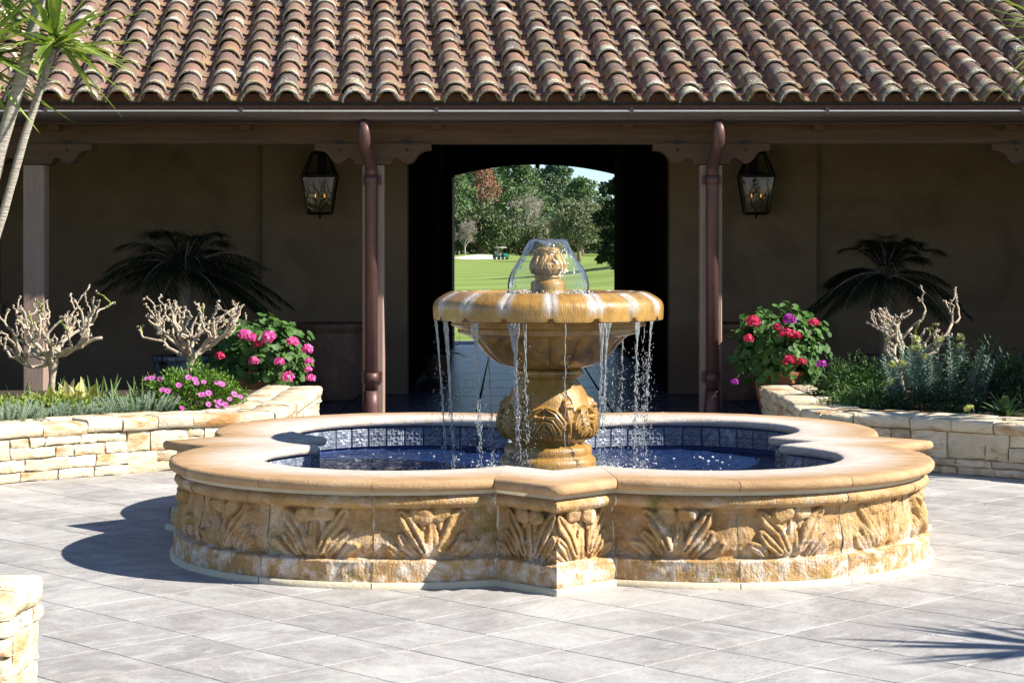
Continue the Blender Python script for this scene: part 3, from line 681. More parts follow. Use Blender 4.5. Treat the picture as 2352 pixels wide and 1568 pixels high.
# ------------------------------------------------------------------ fountain: barbed quatrefoil basin
LB, RB, TB, WB = 0.913, 1.424, 2.557, 0.56
fnt = thing('fountain', 'golden sandstone quatrefoil fountain with carved basin wall and tiered scalloped bowl', 'fountain', (FX, FY, 0))
def jang(off):              # angles (from the lobe axis) where circle RB-off meets the tip face inset by off
    rho = RB - off; dist = TB / math.sqrt(2) - off - LB * math.sqrt(2)
    tang = math.sqrt(max(rho * rho - dist * dist, 0.0)); return math.atan2(tang, dist), tang
A_OUT, T_OUT = jang(0.0); A_IN, T_IN = jang(WB)
AX = [R(-45), R(45), R(135), R(225)]        # lobe axes
def lobe_c(a): return np.array((LB * math.sqrt(2) * math.cos(a), LB * math.sqrt(2) * math.sin(a)))
def nz3(x, y, z): return mnoise.noise(Vector((x, y, z)))

# coping stones
ZC0, ZC1 = 0.530, 0.590; RR = (ZC1 - ZC0) / 2
def coping(stations):       # stations: list of (outer xy, inner xy) -> mesh with bullnoses both sides
    prof = []
    for k in range(7): a = -PI / 2 - PI * k / 6; prof.append(('o', RR * math.cos(a), RR * math.sin(a)))
    for k in range(1, 6): prof.append(('m', k / 6, 0))
    for k in range(7): a = PI / 2 - PI * k / 6; prof.append(('i', RR * math.cos(a), RR * math.sin(a)))
    mb = MB(); Gs = []; dep = []
    zc = (ZC0 + ZC1) / 2
    for o_, i_ in stations:
        o_ = np.array(o_); i_ = np.array(i_); d = i_ - o_; ln = np.linalg.norm(d); d = d / ln; row = []
        for typ, p, q in prof:
            if typ == 'o': xy = o_ + d * (RR + p); z = zc + q; t = 0.0
            elif typ == 'i': xy = i_ - d * (RR - p); z = zc + q; t = 1.0
            else: t = p; xy = o_ + d * (RR + (ln - 2 * RR) * t); z = ZC1 + 0.002 * math.sin(PI * t)
            nn = nz3(xy[0] * 9, xy[1] * 9, z * 9) * 0.003 + nz3(xy[0] * 40, xy[1] * 40, z * 40) * 0.0015
            row.append((xy[0] - d[0] * nn * (1 if typ == 'o' else 0), xy[1] - d[1] * nn * (1 if typ == 'o' else 0), z + nn * 0.6))
            dep.append(max(0, min(1, (t - 0.16) * 2.0)))
        Gs.append(row)
    G_ = np.array(Gs); n, m = G_.shape[:2]
    F = [(i * m + j, i * m + (j + 1) % m, (i + 1) * m + (j + 1) % m, (i + 1) * m + j) for i in range(n - 1) for j in range(m)]
    mb.add(G_.reshape(-1, 3), F); mb.add(G_[0], [tuple(range(m))], True); mb.add(G_[-1], [tuple(range(m - 1, -1, -1))], True)
    dep += dep[:m] + dep[-m:]
    return mb, dep
GAP = 0.0022
for ax in AX:
    c = lobe_c(ax)
    for p in range(5):
        st = []
        for k in range(9):
            t = (p + k / 8) / 5; g = GAP / RB * (1 if k == 0 else -1 if k == 8 else 0)
            ao = ax - A_OUT + 2 * A_OUT * t + g; ai = ax - A_IN + 2 * A_IN * t + g
            st.append((c + RB * np.array((math.cos(ao), math.sin(ao))), c + (RB - WB) * np.array((math.cos(ai), math.sin(ai)))))
        mb, dep = coping(st); mb.build('coping_stone', M['coping'], fnt, True, {'deposit': dep})
TIPS = [R(-90), R(0), R(90), R(180)]
def rot2(p, a): return np.array((p[0] * math.cos(a) - p[1] * math.sin(a), p[0] * math.sin(a) + p[1] * math.cos(a)))
q2 = 1 / math.sqrt(2)
# tip pointing along +x before rotation: faces with normals (q2, +-q2)
def tip_pts(off):
    _, tg = jang(off); d = TB * q2 - off
    return [np.array((d * q2 + tg * q2, -d * q2 + tg * q2)), np.array((TB - off / q2, 0.0)), np.array((d * q2 + tg * q2, d * q2 - tg * q2))]
for a in TIPS:
    O = tip_pts(0.0); I = tip_pts(WB)
    st = []
    for s0, s1 in ((0, 1), (1, 2)):
        for k in range(7 if s0 == 0 else 6):
            t = (k / 6) if s0 == 0 else (k + 1) / 6
            e = 0.004 * (1 - t) if s0 == 0 else 0.004 * t
            o_ = O[s0] * (1 - t) + O[s1] * t; i_ = I[s0] * (1 - t) + I[s1] * t
            if (s0 == 0 and k == 0): o_ = o_ + (O[1] - O[0]) * 0.008; i_ = i_ + (I[1] - I[0]) * 0.008
            if (s0 == 1 and k == 5): o_ = o_ + (O[1] - O[2]) * 0.008; i_ = i_ + (I[1] - I[2]) * 0.008
            st.append((rot2(o_, a), rot2(i_, a)))
    mb, dep = coping(st); mb.build('coping_stone', M['coping'], fnt, True, {'deposit': dep})

# carved wall: profile offset by height, plus relief of acanthus motifs
PZ = [0.0, .034, .0345, .038, .142, .15, .153, .162, .175, .20, .24, .30, .36, .40, .422, .428, .435, .447, .468, .488, .500, .506, .530]
PO = [.012, .014, .034, .033, .034, .042, .085, .100, .100, .090, .086, .100, .112, .116, .112, .100, .070, .046, .034, .042, .062, .085, .085]
def seg_d(px, py, pts, wid):
    best = np.full(px.shape, 9.0); par = np.zeros(px.shape)
    n = len(pts) - 1
    for i in range(n):
        (x0, y0), (x1, y1) = pts[i], pts[i + 1]; dx, dy = x1 - x0, y1 - y0; l2 = dx * dx + dy * dy
        t = np.clip(((px - x0) * dx + (py - y0) * dy) / l2, 0, 1)
        wloc = wid[i] + (wid[i + 1] - wid[i]) * t
        d = np.hypot(px - x0 - t * dx, py - y0 - t * dy) / wloc
        m = d < best; best = np.where(m, d, best)
    return best
def motif(s, t, flip=1, rg=random.Random(1)):          # s, t metres; relief height
    s = s * flip; h = np.zeros_like(s)
    def stroke(pts, wid, ht, groove=0.0):
        nonlocal h
        j = lambda a: a + rg.gauss(0, .006)
        pts = [(j(a), j(b_)) for a, b_ in pts]; ht = ht * rg.uniform(.65, 1.15); wid = [w_ * rg.uniform(.88, 1.15) for w_ in wid]
        d = seg_d(s, t, pts, wid); b = ht * np.clip(1 - d ** 3.2, 0, 1) ** .42
        if groove: b = b - groove * ht * np.exp(-(d / 0.22) ** 2) * (d < 1)
        h = np.maximum(h, b)
    for sx in (-1, 1):
        stroke([(sx * .040, .258), (sx * .075, .262)], [.046, .042], .085)                       # rounded caps
        stroke([(sx * .05, .215), (sx * .046, .185)], [.022, .014], .030)
        stroke([(sx * .045, .06), (sx * .085, .15), (sx * .145, .225), (sx * .172, .262)], [.024, .042, .044, .026], .066, .5)
        stroke([(sx * .090, .03), (sx * .135, .095), (sx * .175, .145)], [.022, .038, .024], .052, .5)
        stroke([(sx * .150, .015), (sx * .205, .065), (sx * .235, .090)], [.020, .034, .022], .040, .45)
    stroke([(0, .245), (-.004, .16), (-.012, .03)], [.020, .024, .055], .040, .35)
    return h
def eroded(x, y, z):
    return nz3(x * 7, y * 7, z * 7) * 0.008 + nz3(x * 20 + 5, y * 20, z * 20) * 0.006 + nz3(x * 55, y * 55, z * 55) * 0.003
ZZ = np.unique(np.concatenate([np.array(PZ), np.linspace(.155, .425, 46), np.linspace(.04, .14, 8)]))
OO = np.interp(ZZ, PZ, PO)
def wallsheet(path_fn, s0, s1, smid, ns, seed, amp=1.0, flip=1):
    ss = np.linspace(s0, s1, ns); SS, TT = np.meshgrid(ss, ZZ, indexing='ij')
    rel = motif(SS - smid, TT - 0.138, flip, random.Random(seed * 7)) * amp
    fade = np.clip((TT - .152) / .02, 0, 1) * np.clip((.436 - TT) / .012, 0, 1)
    rel = rel * fade; out = np.zeros((ns, len(ZZ), 3))
    for i, s_ in enumerate(ss):
        for j, z in enumerate(ZZ):
            e = 0.0 if z < .036 else eroded(s_ + seed * 3.1, seed, z) * (1.0 if z < .43 else 0.5)
            x, y = path_fn(s_, OO[j] - rel[i, j] * (0.8 + 0.4 * nz3(s_ * 9, seed, z * 9)) - e); out[i, j] = (x, y, z)
    return out
grout_sel = ZZ <= 0.0346; DEPZ = np.interp(ZZ, [0, .05, .14, .20, .28, .45, .53], [.7, .9, .85, .55, .25, .10, .30])
seed = 0
for li, ax in enumerate(AX):
    c = lobe_c(ax)
    for p in range(5):
        seed += 1
        span = 2 * A_OUT / 5; amid = ax - A_OUT + span * (p + 0.5); rb = RB - 0.09
        half = span / 2 * rb - 0.003
        lo = -half - (0.10 if p == 0 else 0); hi = half + (0.10 if p == 4 else 0)
        def fn(s_, off, amid=amid, rb=rb, c=c): a = amid + s_ / rb; return c + (RB - off) * np.array((math.cos(a), math.sin(a)))
        vis = li in (0, 3) or True
        Gp = wallsheet(fn, lo, hi, random.uniform(-.02, .02), 96 if li in (0, 3) else 40, seed, random.uniform(.8, 1.1) * (0.6 if random.random() < .25 else 1), random.choice((-1, 1)))
        MB().grid(Gp).build('carved_panel', M['carved'], fnt, True, {'deposit': np.tile(DEPZ, Gp.shape[0])})
        MB().grid(Gp[:, grout_sel] * np.array((1.0, 1.0, 1.0)) + 0).build('grout_course', M['grout'], fnt).scale = (1.0015, 1.0015, 1)
        if p:          # raised grout line between neighbouring panels
            V = []; a = ax - A_OUT + span * p
            for da in (-0.0048, 0.0048):
                for j, z in enumerate(ZZ): V.append((*(c + (RB - OO[j] - 0.006) * np.array((math.cos(a + da), math.sin(a + da)))), z))
            m = len(ZZ); MB().add(V, [(j, m + j, m + j + 1, j + 1) for j in range(m - 1)]).build('grout_joint', M['grout'], fnt)
for ti, a in enumerate(TIPS):
    for sg in (-1, 1):
        seed += 1; ln = 0.481
        def fn(s_, off, a=a, sg=sg):       # s_ = 0 at the tip edge, grows towards the lobe
            d = TB * q2 - off; tip = np.array((TB - off / q2, 0.0)); dirv = np.array((-q2, sg * q2))
            return rot2(tip + dirv * s_, a)
        Gp = wallsheet(fn, 0.0, ln + 0.06, 0.20, 64 if ti == 0 else 36, seed, 0.85, sg)
        if sg < 0: Gp = Gp[::-1]
        Gp = Gp[::-1]
        MB().grid(Gp).build('carved_tip_block', M['carved'], fnt, True, {'deposit': np.tile(DEPZ, Gp.shape[0])})
        MB().grid(Gp[:, grout_sel]).build('grout_course', M['grout'], fnt).scale = (1.0015, 1.0015, 1)
    for sg in (-1, 1):
        V = []
        for j, z in enumerate(ZZ):
            off = OO[j] + 0.010; d = TB * q2 - off; tg = jang(off)[1]
            pt = np.array((d * q2 + tg * q2, sg * (d * q2 - tg * q2))); e = np.array((0.011, sg * 0.003))
            for pp in (pt + np.array((0.013, sg * -0.012)), pt + np.array((0.016, sg * 0.010)), ):
                V.append((*rot2(pp, a), z))
        MB().add(V, [(2 * j, 2 * j + 1, 2 * j + 3, 2 * j + 2) for j in range(len(ZZ) - 1)]).build('grout_joint', M['grout'], fnt)

def outline(off, step=0.02):
    pts = []
    for k in range(4):
        ax = AX[k]; c = lobe_c(ax); A, tg = jang(off); n = max(8, int(2 * A * (RB - off) / step))
        for i in range(n + 1):
            a = ax - A + 2 * A * i / n; pts.append(c + (RB - off) * np.array((math.cos(a), math.sin(a))))
        tp = tip_pts(off); pts.append(rot2(tp[1], TIPS[(k + 1) % 4]))
    return np.array(pts)
og = outline(0.066); MB().grid(np.array([[(x, y, z) for z in (.504, .531)] for x, y in og]), True).build('grout_bed', M['grout'], fnt)
# inner outline (wall behind the tiles) and blue relief tiles
INS = WB - 0.035
ol = outline(INS - 0.012)
Gp = np.array([[(x, y, z) for z in (-0.0, 0.2, 0.53)] for x, y in ol])
MB().grid(Gp, True).build('basin_wall', M['poolwall'], fnt)
c0 = len(ol); MB().add([(x, y, 0.02) for x, y in ol] + [(0, 0, 0.02)], [(i, (i + 1) % c0, c0) for i in range(c0)], True).build('basin_floor', M['poolwall'], fnt)
TS = 0.145
uu, vv = np.meshgrid(np.linspace(-1, 1, 21), np.linspace(-1, 1, 21), indexing='ij')
rr_ = np.hypot(uu, vv); th_ = np.arctan2(vv, uu)
hgt = 0.5 + 0.5 * np.cos(rr_ * 9 + 1.5 * np.cos(4 * th_)); q_ = 0.45 + 0.18 * np.cos(4 * th_)
hgt = np.maximum(hgt * 0.5, np.exp(-((rr_ - q_) / 0.09) ** 2)); hgt = np.maximum(hgt, np.exp(-((rr_ - q_ * 1.75) / 0.09) ** 2))
edge = np.clip((1 - np.maximum(abs(uu), abs(vv))) / 0.10, 0, 1); frame = np.exp(-((np.maximum(abs(uu), abs(vv)) - .92) / .05) ** 2)
hgt = np.maximum(hgt * (np.maximum(abs(uu), abs(vv)) < .86), frame) * np.clip(edge * 3, 0, 1)
Gt = np.stack([uu * TS * .485, 0.005 + hgt * 0.013, vv * TS * .485], -1); Gt[0, :, 1] = Gt[-1, :, 1] = 0; Gt[:, 0, 1] = Gt[:, -1, 1] = 0
tile_me = MB().grid(Gt[::-1]).mesh('glazed_tile', M['bluetile'])
zt = 0.530 - TS / 2 + 0.0
A_, tg_ = jang(INS)
for ax in AX:
    c = lobe_c(ax); n = int(round(2 * A_ * (RB - INS) / TS))
    for i in range(n):
        a = ax - A_ + 2 * A_ * (i + .5) / n; p = c + (RB - INS + 0.006) * np.array((math.cos(a), math.sin(a)))
        o = link('glazed_tile', tile_me, fnt); o.location = (p[0], p[1], zt - 0.01); o.rotation_euler = (0, 0, a + PI / 2); o.scale = (2 * A_ * (RB - INS) / n / TS, 1, 1)
for a in TIPS:
    tp = tip_pts(INS)
    for s0 in (0, 2):
        d = tp[1] - tp[s0]; ln = np.linalg.norm(d); n = max(1, int(round(ln / TS))); nrm = np.array((-q2, q2 if s0 == 0 else -q2))
        for i in range(n):
            p = rot2(tp[s0] + d * (i + .5) / n - nrm * 0.006, a); nn = rot2(nrm, a)
            o = link('glazed_tile', tile_me, fnt); o.location = (p[0], p[1], zt - 0.01); o.rotation_euler = (0, 0, math.atan2(nn[1], nn[0]) - PI / 2); o.scale = (ln / n / TS, 1, 1)
# pool water, gently rippled by the falling drops
ZW = 0.352
olw = outline(INS - 0.002)
from mathutils.geometry import tessellate_polygon
def inside(x, y):
    r = math.hypot(x, y)
    for ax in AX:
        c = lobe_c(ax)
        if math.hypot(x - c[0], y - c[1]) < RB - INS: return True
    return abs(x) + abs(y) < (TB - INS / q2) + 0.0
HITS = []
def ripple(x, y):
    z = 0.008 * nz3(x * 3.2, y * 4.5, 1.0) + 0.008 * nz3(x * 8, y * 10, 4.0) + 0.003 * nz3(x * 18, y * 22, 7.0)
    for hx_, hy_, am in HITS:
        r = math.hypot(x - hx_, y - hy_); z += am * math.cos(r * 62 - 1.0) * math.exp(-r * 5.0)
    return z
# ------------------------------------------------------------------ pedestal, bowl, finial
def smoothprof(pts, per=6):
    P = [Vector((r, z)) for r, z in pts]; out = []
    for i in range(len(P) - 1):
        p0 = P[max(i - 1, 0)]; p1 = P[i]; p2 = P[i + 1]; p3 = P[min(i + 2, len(P) - 1)]
        for k in range(per):
            t = k / per
            q = 0.5 * ((2 * p1) + (-p0 + p2) * t + (2 * p0 - 5 * p1 + 4 * p2 - p3) * t * t + (-p0 + 3 * p1 - 3 * p2 + p3) * t ** 3)
            out.append((max(q.x, 0.001), q.y))
    out.append(tuple(P[-1])); return out
base = [(0.322, 0.02), (0.322, 0.40), (0.320, 0.455), (0.312, 0.480), (0.296, 0.492), (0.290, 0.496), (0.292, 0.512), (0.292, 0.535), (0.284, 0.556), (0.262, 0.570), (0.240, 0.578), (0.238, 0.590)]
MB().lathe(base, 64).build('pedestal_base', M['wetstone'], fnt, True, {'deposit': [0.0] * (64 * len(base))})
bulb = smoothprof([(0.238, .578), (0.245, .590), (0.285, .625), (0.306, .67), (0.312, .71), (0.306, .76), (0.292, .81), (0.276, .85), (0.262, .885), (0.246, .92), (0.222, .955), (0.198, .985), (0.186, 1.004)], 7)
def palmette(th, z):           # relief on the bulb, th in (-pi/6, pi/6) about each leaf, metres out
    s = th * 0.30; t = z - .60; h = np.zeros_like(s)
    def st(pts, wid, ht, groove=.5):
        nonlocal h
        d = seg_d(s, t, pts, wid); b = ht * np.sqrt(np.clip(1 - d ** 2.4, 0, 1)); b = b - groove * ht * np.exp(-(d / .22) ** 2) * (d < 1); h = np.maximum(h, b)
    for sx in (-1, 1):
        st([(sx * .012, .225), (sx * .065, .20), (sx * .115, .13), (sx * .122, .09)], [.012, .026, .024, .012], .040)
        st([(sx * .012, .165), (sx * .055, .155), (sx * .092, .10), (sx * .100, .05)], [.010, .022, .022, .010], .036)
        st([(sx * .010, .135), (sx * .038, .115), (sx * .065, .06), (sx * .068, .02)], [.010, .020, .018, .010], .034)
        st([(sx * .012, .085), (sx * .028, .06), (sx * .036, .02)], [.010, .016, .010], .030)
        st([(sx * .155, .255), (sx * .160, .10), (sx * .150, .03)], [.030, .018, .012], .034, .3)
        st([(sx * .135, .235), (sx * .165, .24)], [.020, .022], .044, 0)
    st([(0, .23), (0, .05)], [.010, .016], .020, 0)
    return h
nth = 288; thv = np.arange(nth) * 2 * PI / nth; bz = np.array([p[1] for p in bulb]); br = np.array([p[0] for p in bulb])
zz_ = np.linspace(.578, 1.004, 90); rr2 = np.interp(zz_, bz, br)
TH, ZM = np.meshgrid(thv, zz_, indexing='ij')
loc = (TH + PI / 2 + 0.10 + PI / 6) % (PI / 3) - PI / 6
rel = palmette(loc, ZM); RRm = rr2[None, :] + rel
Gb = np.stack([RRm * np.cos(TH), RRm * np.sin(TH), ZM], -1)
MB().grid(Gb, True).build('pedestal', M['wetstone'], fnt, True, {'deposit': np.zeros(Gb.shape[0] * Gb.shape[1])})
ring = smoothprof([(0.186, 1.004), (0.214, 1.012), (0.229, 1.035), (0.227, 1.058), (0.205, 1.072), (0.20, 1.076)], 4)
MB().lathe(ring, 48).build('pedestal_ring', M['wetstone'], fnt, True, {'deposit': [0.0] * (48 * len(ring))})
# bowl: fluted underside, moulding, scalloped rim of sixteen lobes, dished inside
bowlp = smoothprof([(0.205, 1.072), (0.25, 1.078), (0.345, 1.11), (0.425, 1.175), (0.475, 1.235), (0.53, 1.285), (0.575, 1.298), (0.60, 1.31), (0.598, 1.335), (0.615, 1.345), (0.645, 1.36), (0.64, 1.378), (0.655, 1.388), (0.70, 1.392), (0.752, 1.394), (0.761, 1.402), (0.763, 1.44), (0.763, 1.485), (0.746, 1.522), (0.697, 1.556), (0.648, 1.577), (0.605, 1.574), (0.57, 1.55), (0.52, 1.52), (0.30, 1.49), (0.12, 1.48), (0.0, 1.48)], 5)
nb = 384; Vb = []; dep = []
rng2 = random.Random(3); lobe_amp = [rng2.uniform(.8, 1.2) for _ in range(16)]
for k in range(nb):
    a = 2 * PI * k / nb; ph = ((a + PI / 2) / (2 * PI) * 16) % 1.0       # groove at ph = 0
    g = abs(ph - 0.5) * 2; groove = max(0.0, (g - 0.86) / 0.14) ** 1.3; dome = .5 + 0 * g
    for r, z in bowlp:
        dp = 0.0
        if r < 0.55 and z < 1.292: r = r * (1 - 0.045 * g ** 3) - 0.010 * groove
        elif r > 0.60 and z >= 1.388:
            q = min(1, (r - .60) / .05); r = r - q * (0.005 * groove) + q * 0.005 * (dome - .5)
            if z > 1.50: z = z - 0.008 * groove + 0.004 * (dome - .5)
            if z < 1.41: z = z + 0.026 * max(0, (g - 0.70) / 0.30) ** 1.5
            wj = lobe_amp[int(((a + PI / 2) / (2 * PI) * 16 + .5) % 16)]; dp = max(0, min(1, (g - 1 + .46 * wj) / 0.22)) * max(0.0, min(1.0, (z - 1.425 - .02 * (wj - 1)) / .06)) * (.6 + .4 * wj)
        Vb.append((r * math.cos(a), r * math.sin(a), z)); dep.append(dp)
m = len(bowlp)
MB().add(Vb, [(k * m + i, ((k + 1) % nb) * m + i, ((k + 1) % nb) * m + i + 1, k * m + i + 1) for k in range(nb) for i in range(m - 1)]).build('bowl', M['wetstone'], fnt, True, {'deposit': dep})
fb = [(0.13, 1.48), (0.13, 1.555), (0.118, 1.57), (0.113, 1.60), (0.116, 1.632), (0.106, 1.646), (0.088, 1.652), (0.086, 1.664), (0.094, 1.670), (0.094, 1.680), (0.086, 1.686)]
MB().lathe(fb, 40).build('finial_base', M['wetstone'], fnt, True, {'deposit': [0.0] * (40 * len(fb))})
fz = np.linspace(1.684, 1.872, 60); fr_ = np.interp(fz, [1.684, 1.70, 1.73, 1.76, 1.79, 1.81, 1.822, 1.84, 1.86, 1.868, 1.872], [.086, .102, .112, .110, .096, .082, .074, .078, .076, .060, .045])
TH, ZM = np.meshgrid(np.arange(180) * 2 * PI / 180, fz, indexing='ij')
loc = (TH + PI / 2 - 0.2 + PI / 4) % (PI / 2) - PI / 4; s_ = loc * 0.1; t_ = ZM - 1.69; h = np.zeros_like(s_)
for sx in (-1, 1):
    for pts, wid, ht in (([(sx * .012, .012), (sx * .034, .05), (sx * .030, .085), (sx * .012, .10)], [.012, .016, .014, .009], .016),
                         ([(sx * .004, .03), (sx * .016, .06)], [.007, .010], .012), ([(sx * .062, .02), (sx * .058, .08), (sx * .045, .122), (sx * .05, .13)], [.010, .015, .018, .014], .022)):
        d = seg_d(s_, t_, pts, wid); h = np.maximum(h, ht * np.sqrt(np.clip(1 - d ** 2, 0, 1)) * (1 - .4 * np.exp(-(d / .25) ** 2)))
crown = 0.006 * (np.sin(TH * 9 + ZM * 120) * np.sin(ZM * 260)) * (ZM > 1.826)
RRm = fr_[None, :] + h + crown; Gf = np.stack([RRm * np.cos(TH), RRm * np.sin(TH), ZM], -1)
fm = MB().grid(Gf, True); fm.add(Gf[:, -1], [tuple(range(180))], True)
fm.build('finial', M['wetstone'], fnt, True, {'deposit': [0.0] * (180 * 60 + 180)})
for o in fnt.children:
    if o.name.startswith(('pedestal', 'bowl', 'finial')): pass

# ------------------------------------------------------------------ water in the bowl, bell and falling streams
bw = []
for k in range(64):
    a = 2 * PI * k / 64; bw.append([(FX + r * math.cos(a), FY + r * math.sin(a), 1.558 + 0.006 * nz3(r * 20 * math.cos(a), r * 20 * math.sin(a), 2)) for r in np.linspace(0.10, 0.60, 22)])
structure(MB().grid(np.array(bw), True).build('bowl_water', M['water']))
bell = []
bp_ = smoothprof([(0.022, 1.878), (0.030, 1.892), (0.055, 1.908), (0.095, 1.920), (0.118, 1.917), (0.136, 1.893), (0.172, 1.82), (0.205, 1.765), (0.238, 1.71), (0.258, 1.65), (0.264, 1.60), (0.262, 1.556)], 5)
nbell = 72
for k in range(nbell):
    a = 2 * PI * k / nbell
    bell.append([(FX + (r * (1 + .03 * math.sin(a * 2 + 1) + .02 * math.sin(a * 5 + z * 9)) + .006 * nz3(math.cos(a) * 3, math.sin(a) * 3, z * 6)) * math.cos(a),
                  FY + (r * (1 + .03 * math.sin(a * 2 + 1) + .02 * math.sin(a * 5 + z * 9))) * math.sin(a), z + .006 * math.sin(a * 3) * (z > 1.88)) for r, z in bp_])
tag(MB().grid(np.array(bell), True).build('water_bell', M['bell']), 'clear dome of water sheeting down over the stone finial', 'water')
jm = MB().tube([(FX, FY, 1.86), (FX, FY, 1.885), (FX + .004, FY, 1.90)], [.012, .014, .02], 10); tag(jm.build('water_jet', M['stream']), 'short jet of water bubbling from the top of the finial', 'water')

def drop(mb, c, r): mb.ball(c, r, 5, 4, (1, 1, random.uniform(1.1, 2.0)))
def cx(x): return (1200 + x / 1.96) * 0.6533
STREAMS = [  # x at rim (crop px), back?, start z, width of sheet, drift in x, drops, label
    (640, 0, 1.392, .065, .075, 90, 'broad sheet of water falling from the far left edge of the scalloped bowl'),
    (715, 0, 1.392, .070, .060, 50, 'second broad sheet of water from the left, narrowing to a rope'),
    (805, 1, 1.36, .012, .035, 60, 'thin water thread behind the left side of the bowl'),
    (920, 0, 1.392, .060, .045, 60, 'fan of water narrowing to a thread left of the bowl stem'),
    (1010, 1, 1.18, .040, .030, 40, 'pale rope of water falling behind the lower left of the bowl'),
    (1188, 0, 1.392, .080, .035, 70, 'forked water stream running down in front of the left of the pedestal'),
    (1262, 0, 1.392, .014, .012, 50, 'broken string of drops just left of the middle of the bowl'),
    (1535, 0, 1.392, .006, .000, 16, 'hair-thin straight water thread right of the middle of the bowl'),
    (1805, 0, 1.392, .085, -.035, 90, 'forked stream splitting into two ropes right of the pedestal'),
    (1900, 1, 1.30, .010, -.020, 90, 'scattered drops falling behind the bowl between the two right ropes'),
    (1955, 1, 1.33, .014, -.030, 120, 'loose curtain of sparkling drops behind the right of the bowl'),
    (2035, 0, 1.392, .045, -.020, 130, 'bright rope of water near the right edge of the bowl'),
    (2095, 1, 1.392, .012, -.030, 90, 'thin beaded rope behind the right rim of the bowl'),
    (2140, 0, 1.392, .035, -.055, 110, 'spray of drops curling off the far right edge of the bowl')]
for (x, back, z0, wd, dr, nd, lab) in STREAMS:
    dx = max(-.745, min(.745, (cx(x) - 1176) / 4500 * (13 + (.3 if back else -.4)) - FX)); rr = 0.757
    if z0 < 1.3: rr = 0.62
    dy = math.sqrt(max(0.0, rr * rr - dx * dx)) * (1 if back else -1)
    top = Vector((FX + dx, FY + dy, z0)); bot = Vector((FX + dx + dr, FY + dy * 0.985, ZW))
    HITS.append((bot.x - FX, bot.y - FY, 0.007)); tang = Vector((-dy, dx, 0)).normalized() * (-1 if dy < 0 else 1)
    if tang.x < 0: tang = -tang
    t_ = thing('water_stream', lab, 'water', (bot.x, bot.y, ZW), 'streams falling from the bowl'); ti = Matrix.Translation((-bot.x, -bot.y, -ZW))
    mb = MB(); dm = MB(); rg = random.Random(int(x))
    strands = max(1, int(wd / .007)); twin = (x == 1805)
    for s_ in range(strands):
        off = 0 if strands == 1 else (s_ / (strands - 1) - .5) * wd
        tgt = (-.016 if s_ < strands / 2 else .016) if twin else rg.uniform(-.008, .008)
        conv = rg.uniform(.14, .30) if x > 800 else rg.uniform(.35, .60); stop = 1.0 if s_ in (0, strands - 1, strands // 2) else rg.uniform(.5, 1.0)
        pts = []; rad = []; K = 90; ph = rg.uniform(0, 9); brk = rg.uniform(.22, .60) if strands > 1 or x == 1262 else (.9 if x == 1535 else .3)
        if x < 800: brk = rg.uniform(.35, .7)
        if nd > 80 and x > 1850: brk *= .5
        for k in range(K + 1):
            t = k / K
            if t > stop: break
            z = top.z + (bot.z - top.z) * t
            o_ = off * max(0, 1 - t / conv) ** 1.3 + tgt * min(1, t / conv)
            p = top.lerp(bot, t ** 0.8); p.z = z; p += tang * (o_ + .010 * nz3(t * 7, ph, x) * min(1, t * 3) + .002 * math.sin(t * 55 + ph)); p.y += .004 * math.sin(t * 31 + ph * 2)
            base_r = (.0036 if strands > 1 else .0030) * (1 - .3 * t)
            if t < brk:
                pts.append(p); rad.append(max(.0009, base_r * (1 + 1.2 * nz3(t * 26 + ph, x, s_))))
            elif rg.random() < .62:
                dm.ball(p + Vector((rg.gauss(0, .004 + .007 * t), rg.gauss(0, .006), rg.gauss(0, .004))), base_r * rg.uniform(.5, 1.35), 5, 4, (1, 1, rg.uniform(1.6, 5.0)))
        if len(pts) > 2: rad[-1] = .0006; mb.tube(pts, rad, 5)
    for _ in range(nd * 2):
        t = rg.random() ** .6; p = top.lerp(bot, t ** .8); p.z = top.z + (bot.z - top.z) * t
        sp = .008 + .04 * t
        p += Vector((rg.gauss(0, sp), rg.gauss(0, sp), rg.gauss(0, .01)))
        if p.z > ZW: drop(dm, p, rg.uniform(.0012, .0036))
    if mb.n: o = mb.build('water_rope', M['stream'], t_); o.matrix_parent_inverse = ti
    o = stuff(dm.build('water_drops', M['stream'], t_)); o.matrix_parent_inverse = ti
# pool surface
n_ = 190; xs_ = np.linspace(-2.1, 2.1, n_); gi = -np.ones((n_, n_), int); V = []; F = []
for i, x in enumerate(xs_):
    for j, y in enumerate(xs_):
        gi[i, j] = len(V); V.append((FX + x, FY + y, ZW + ripple(x, y)))
for i in range(n_ - 1):
    for j in range(n_ - 1):
        if inside((xs_[i] + xs_[i + 1]) / 2 * .985, (xs_[j] + xs_[j + 1]) / 2 * .985): F.append((gi[i, j], gi[i + 1, j], gi[i + 1, j + 1], gi[i, j + 1]))
used = sorted({k for f in F for k in f}); rem = {k: i for i, k in enumerate(used)}
structure(MB().add([V[k] for k in used], [tuple(rem[k] for k in f) for f in F]).build('pool_water', M['water']))
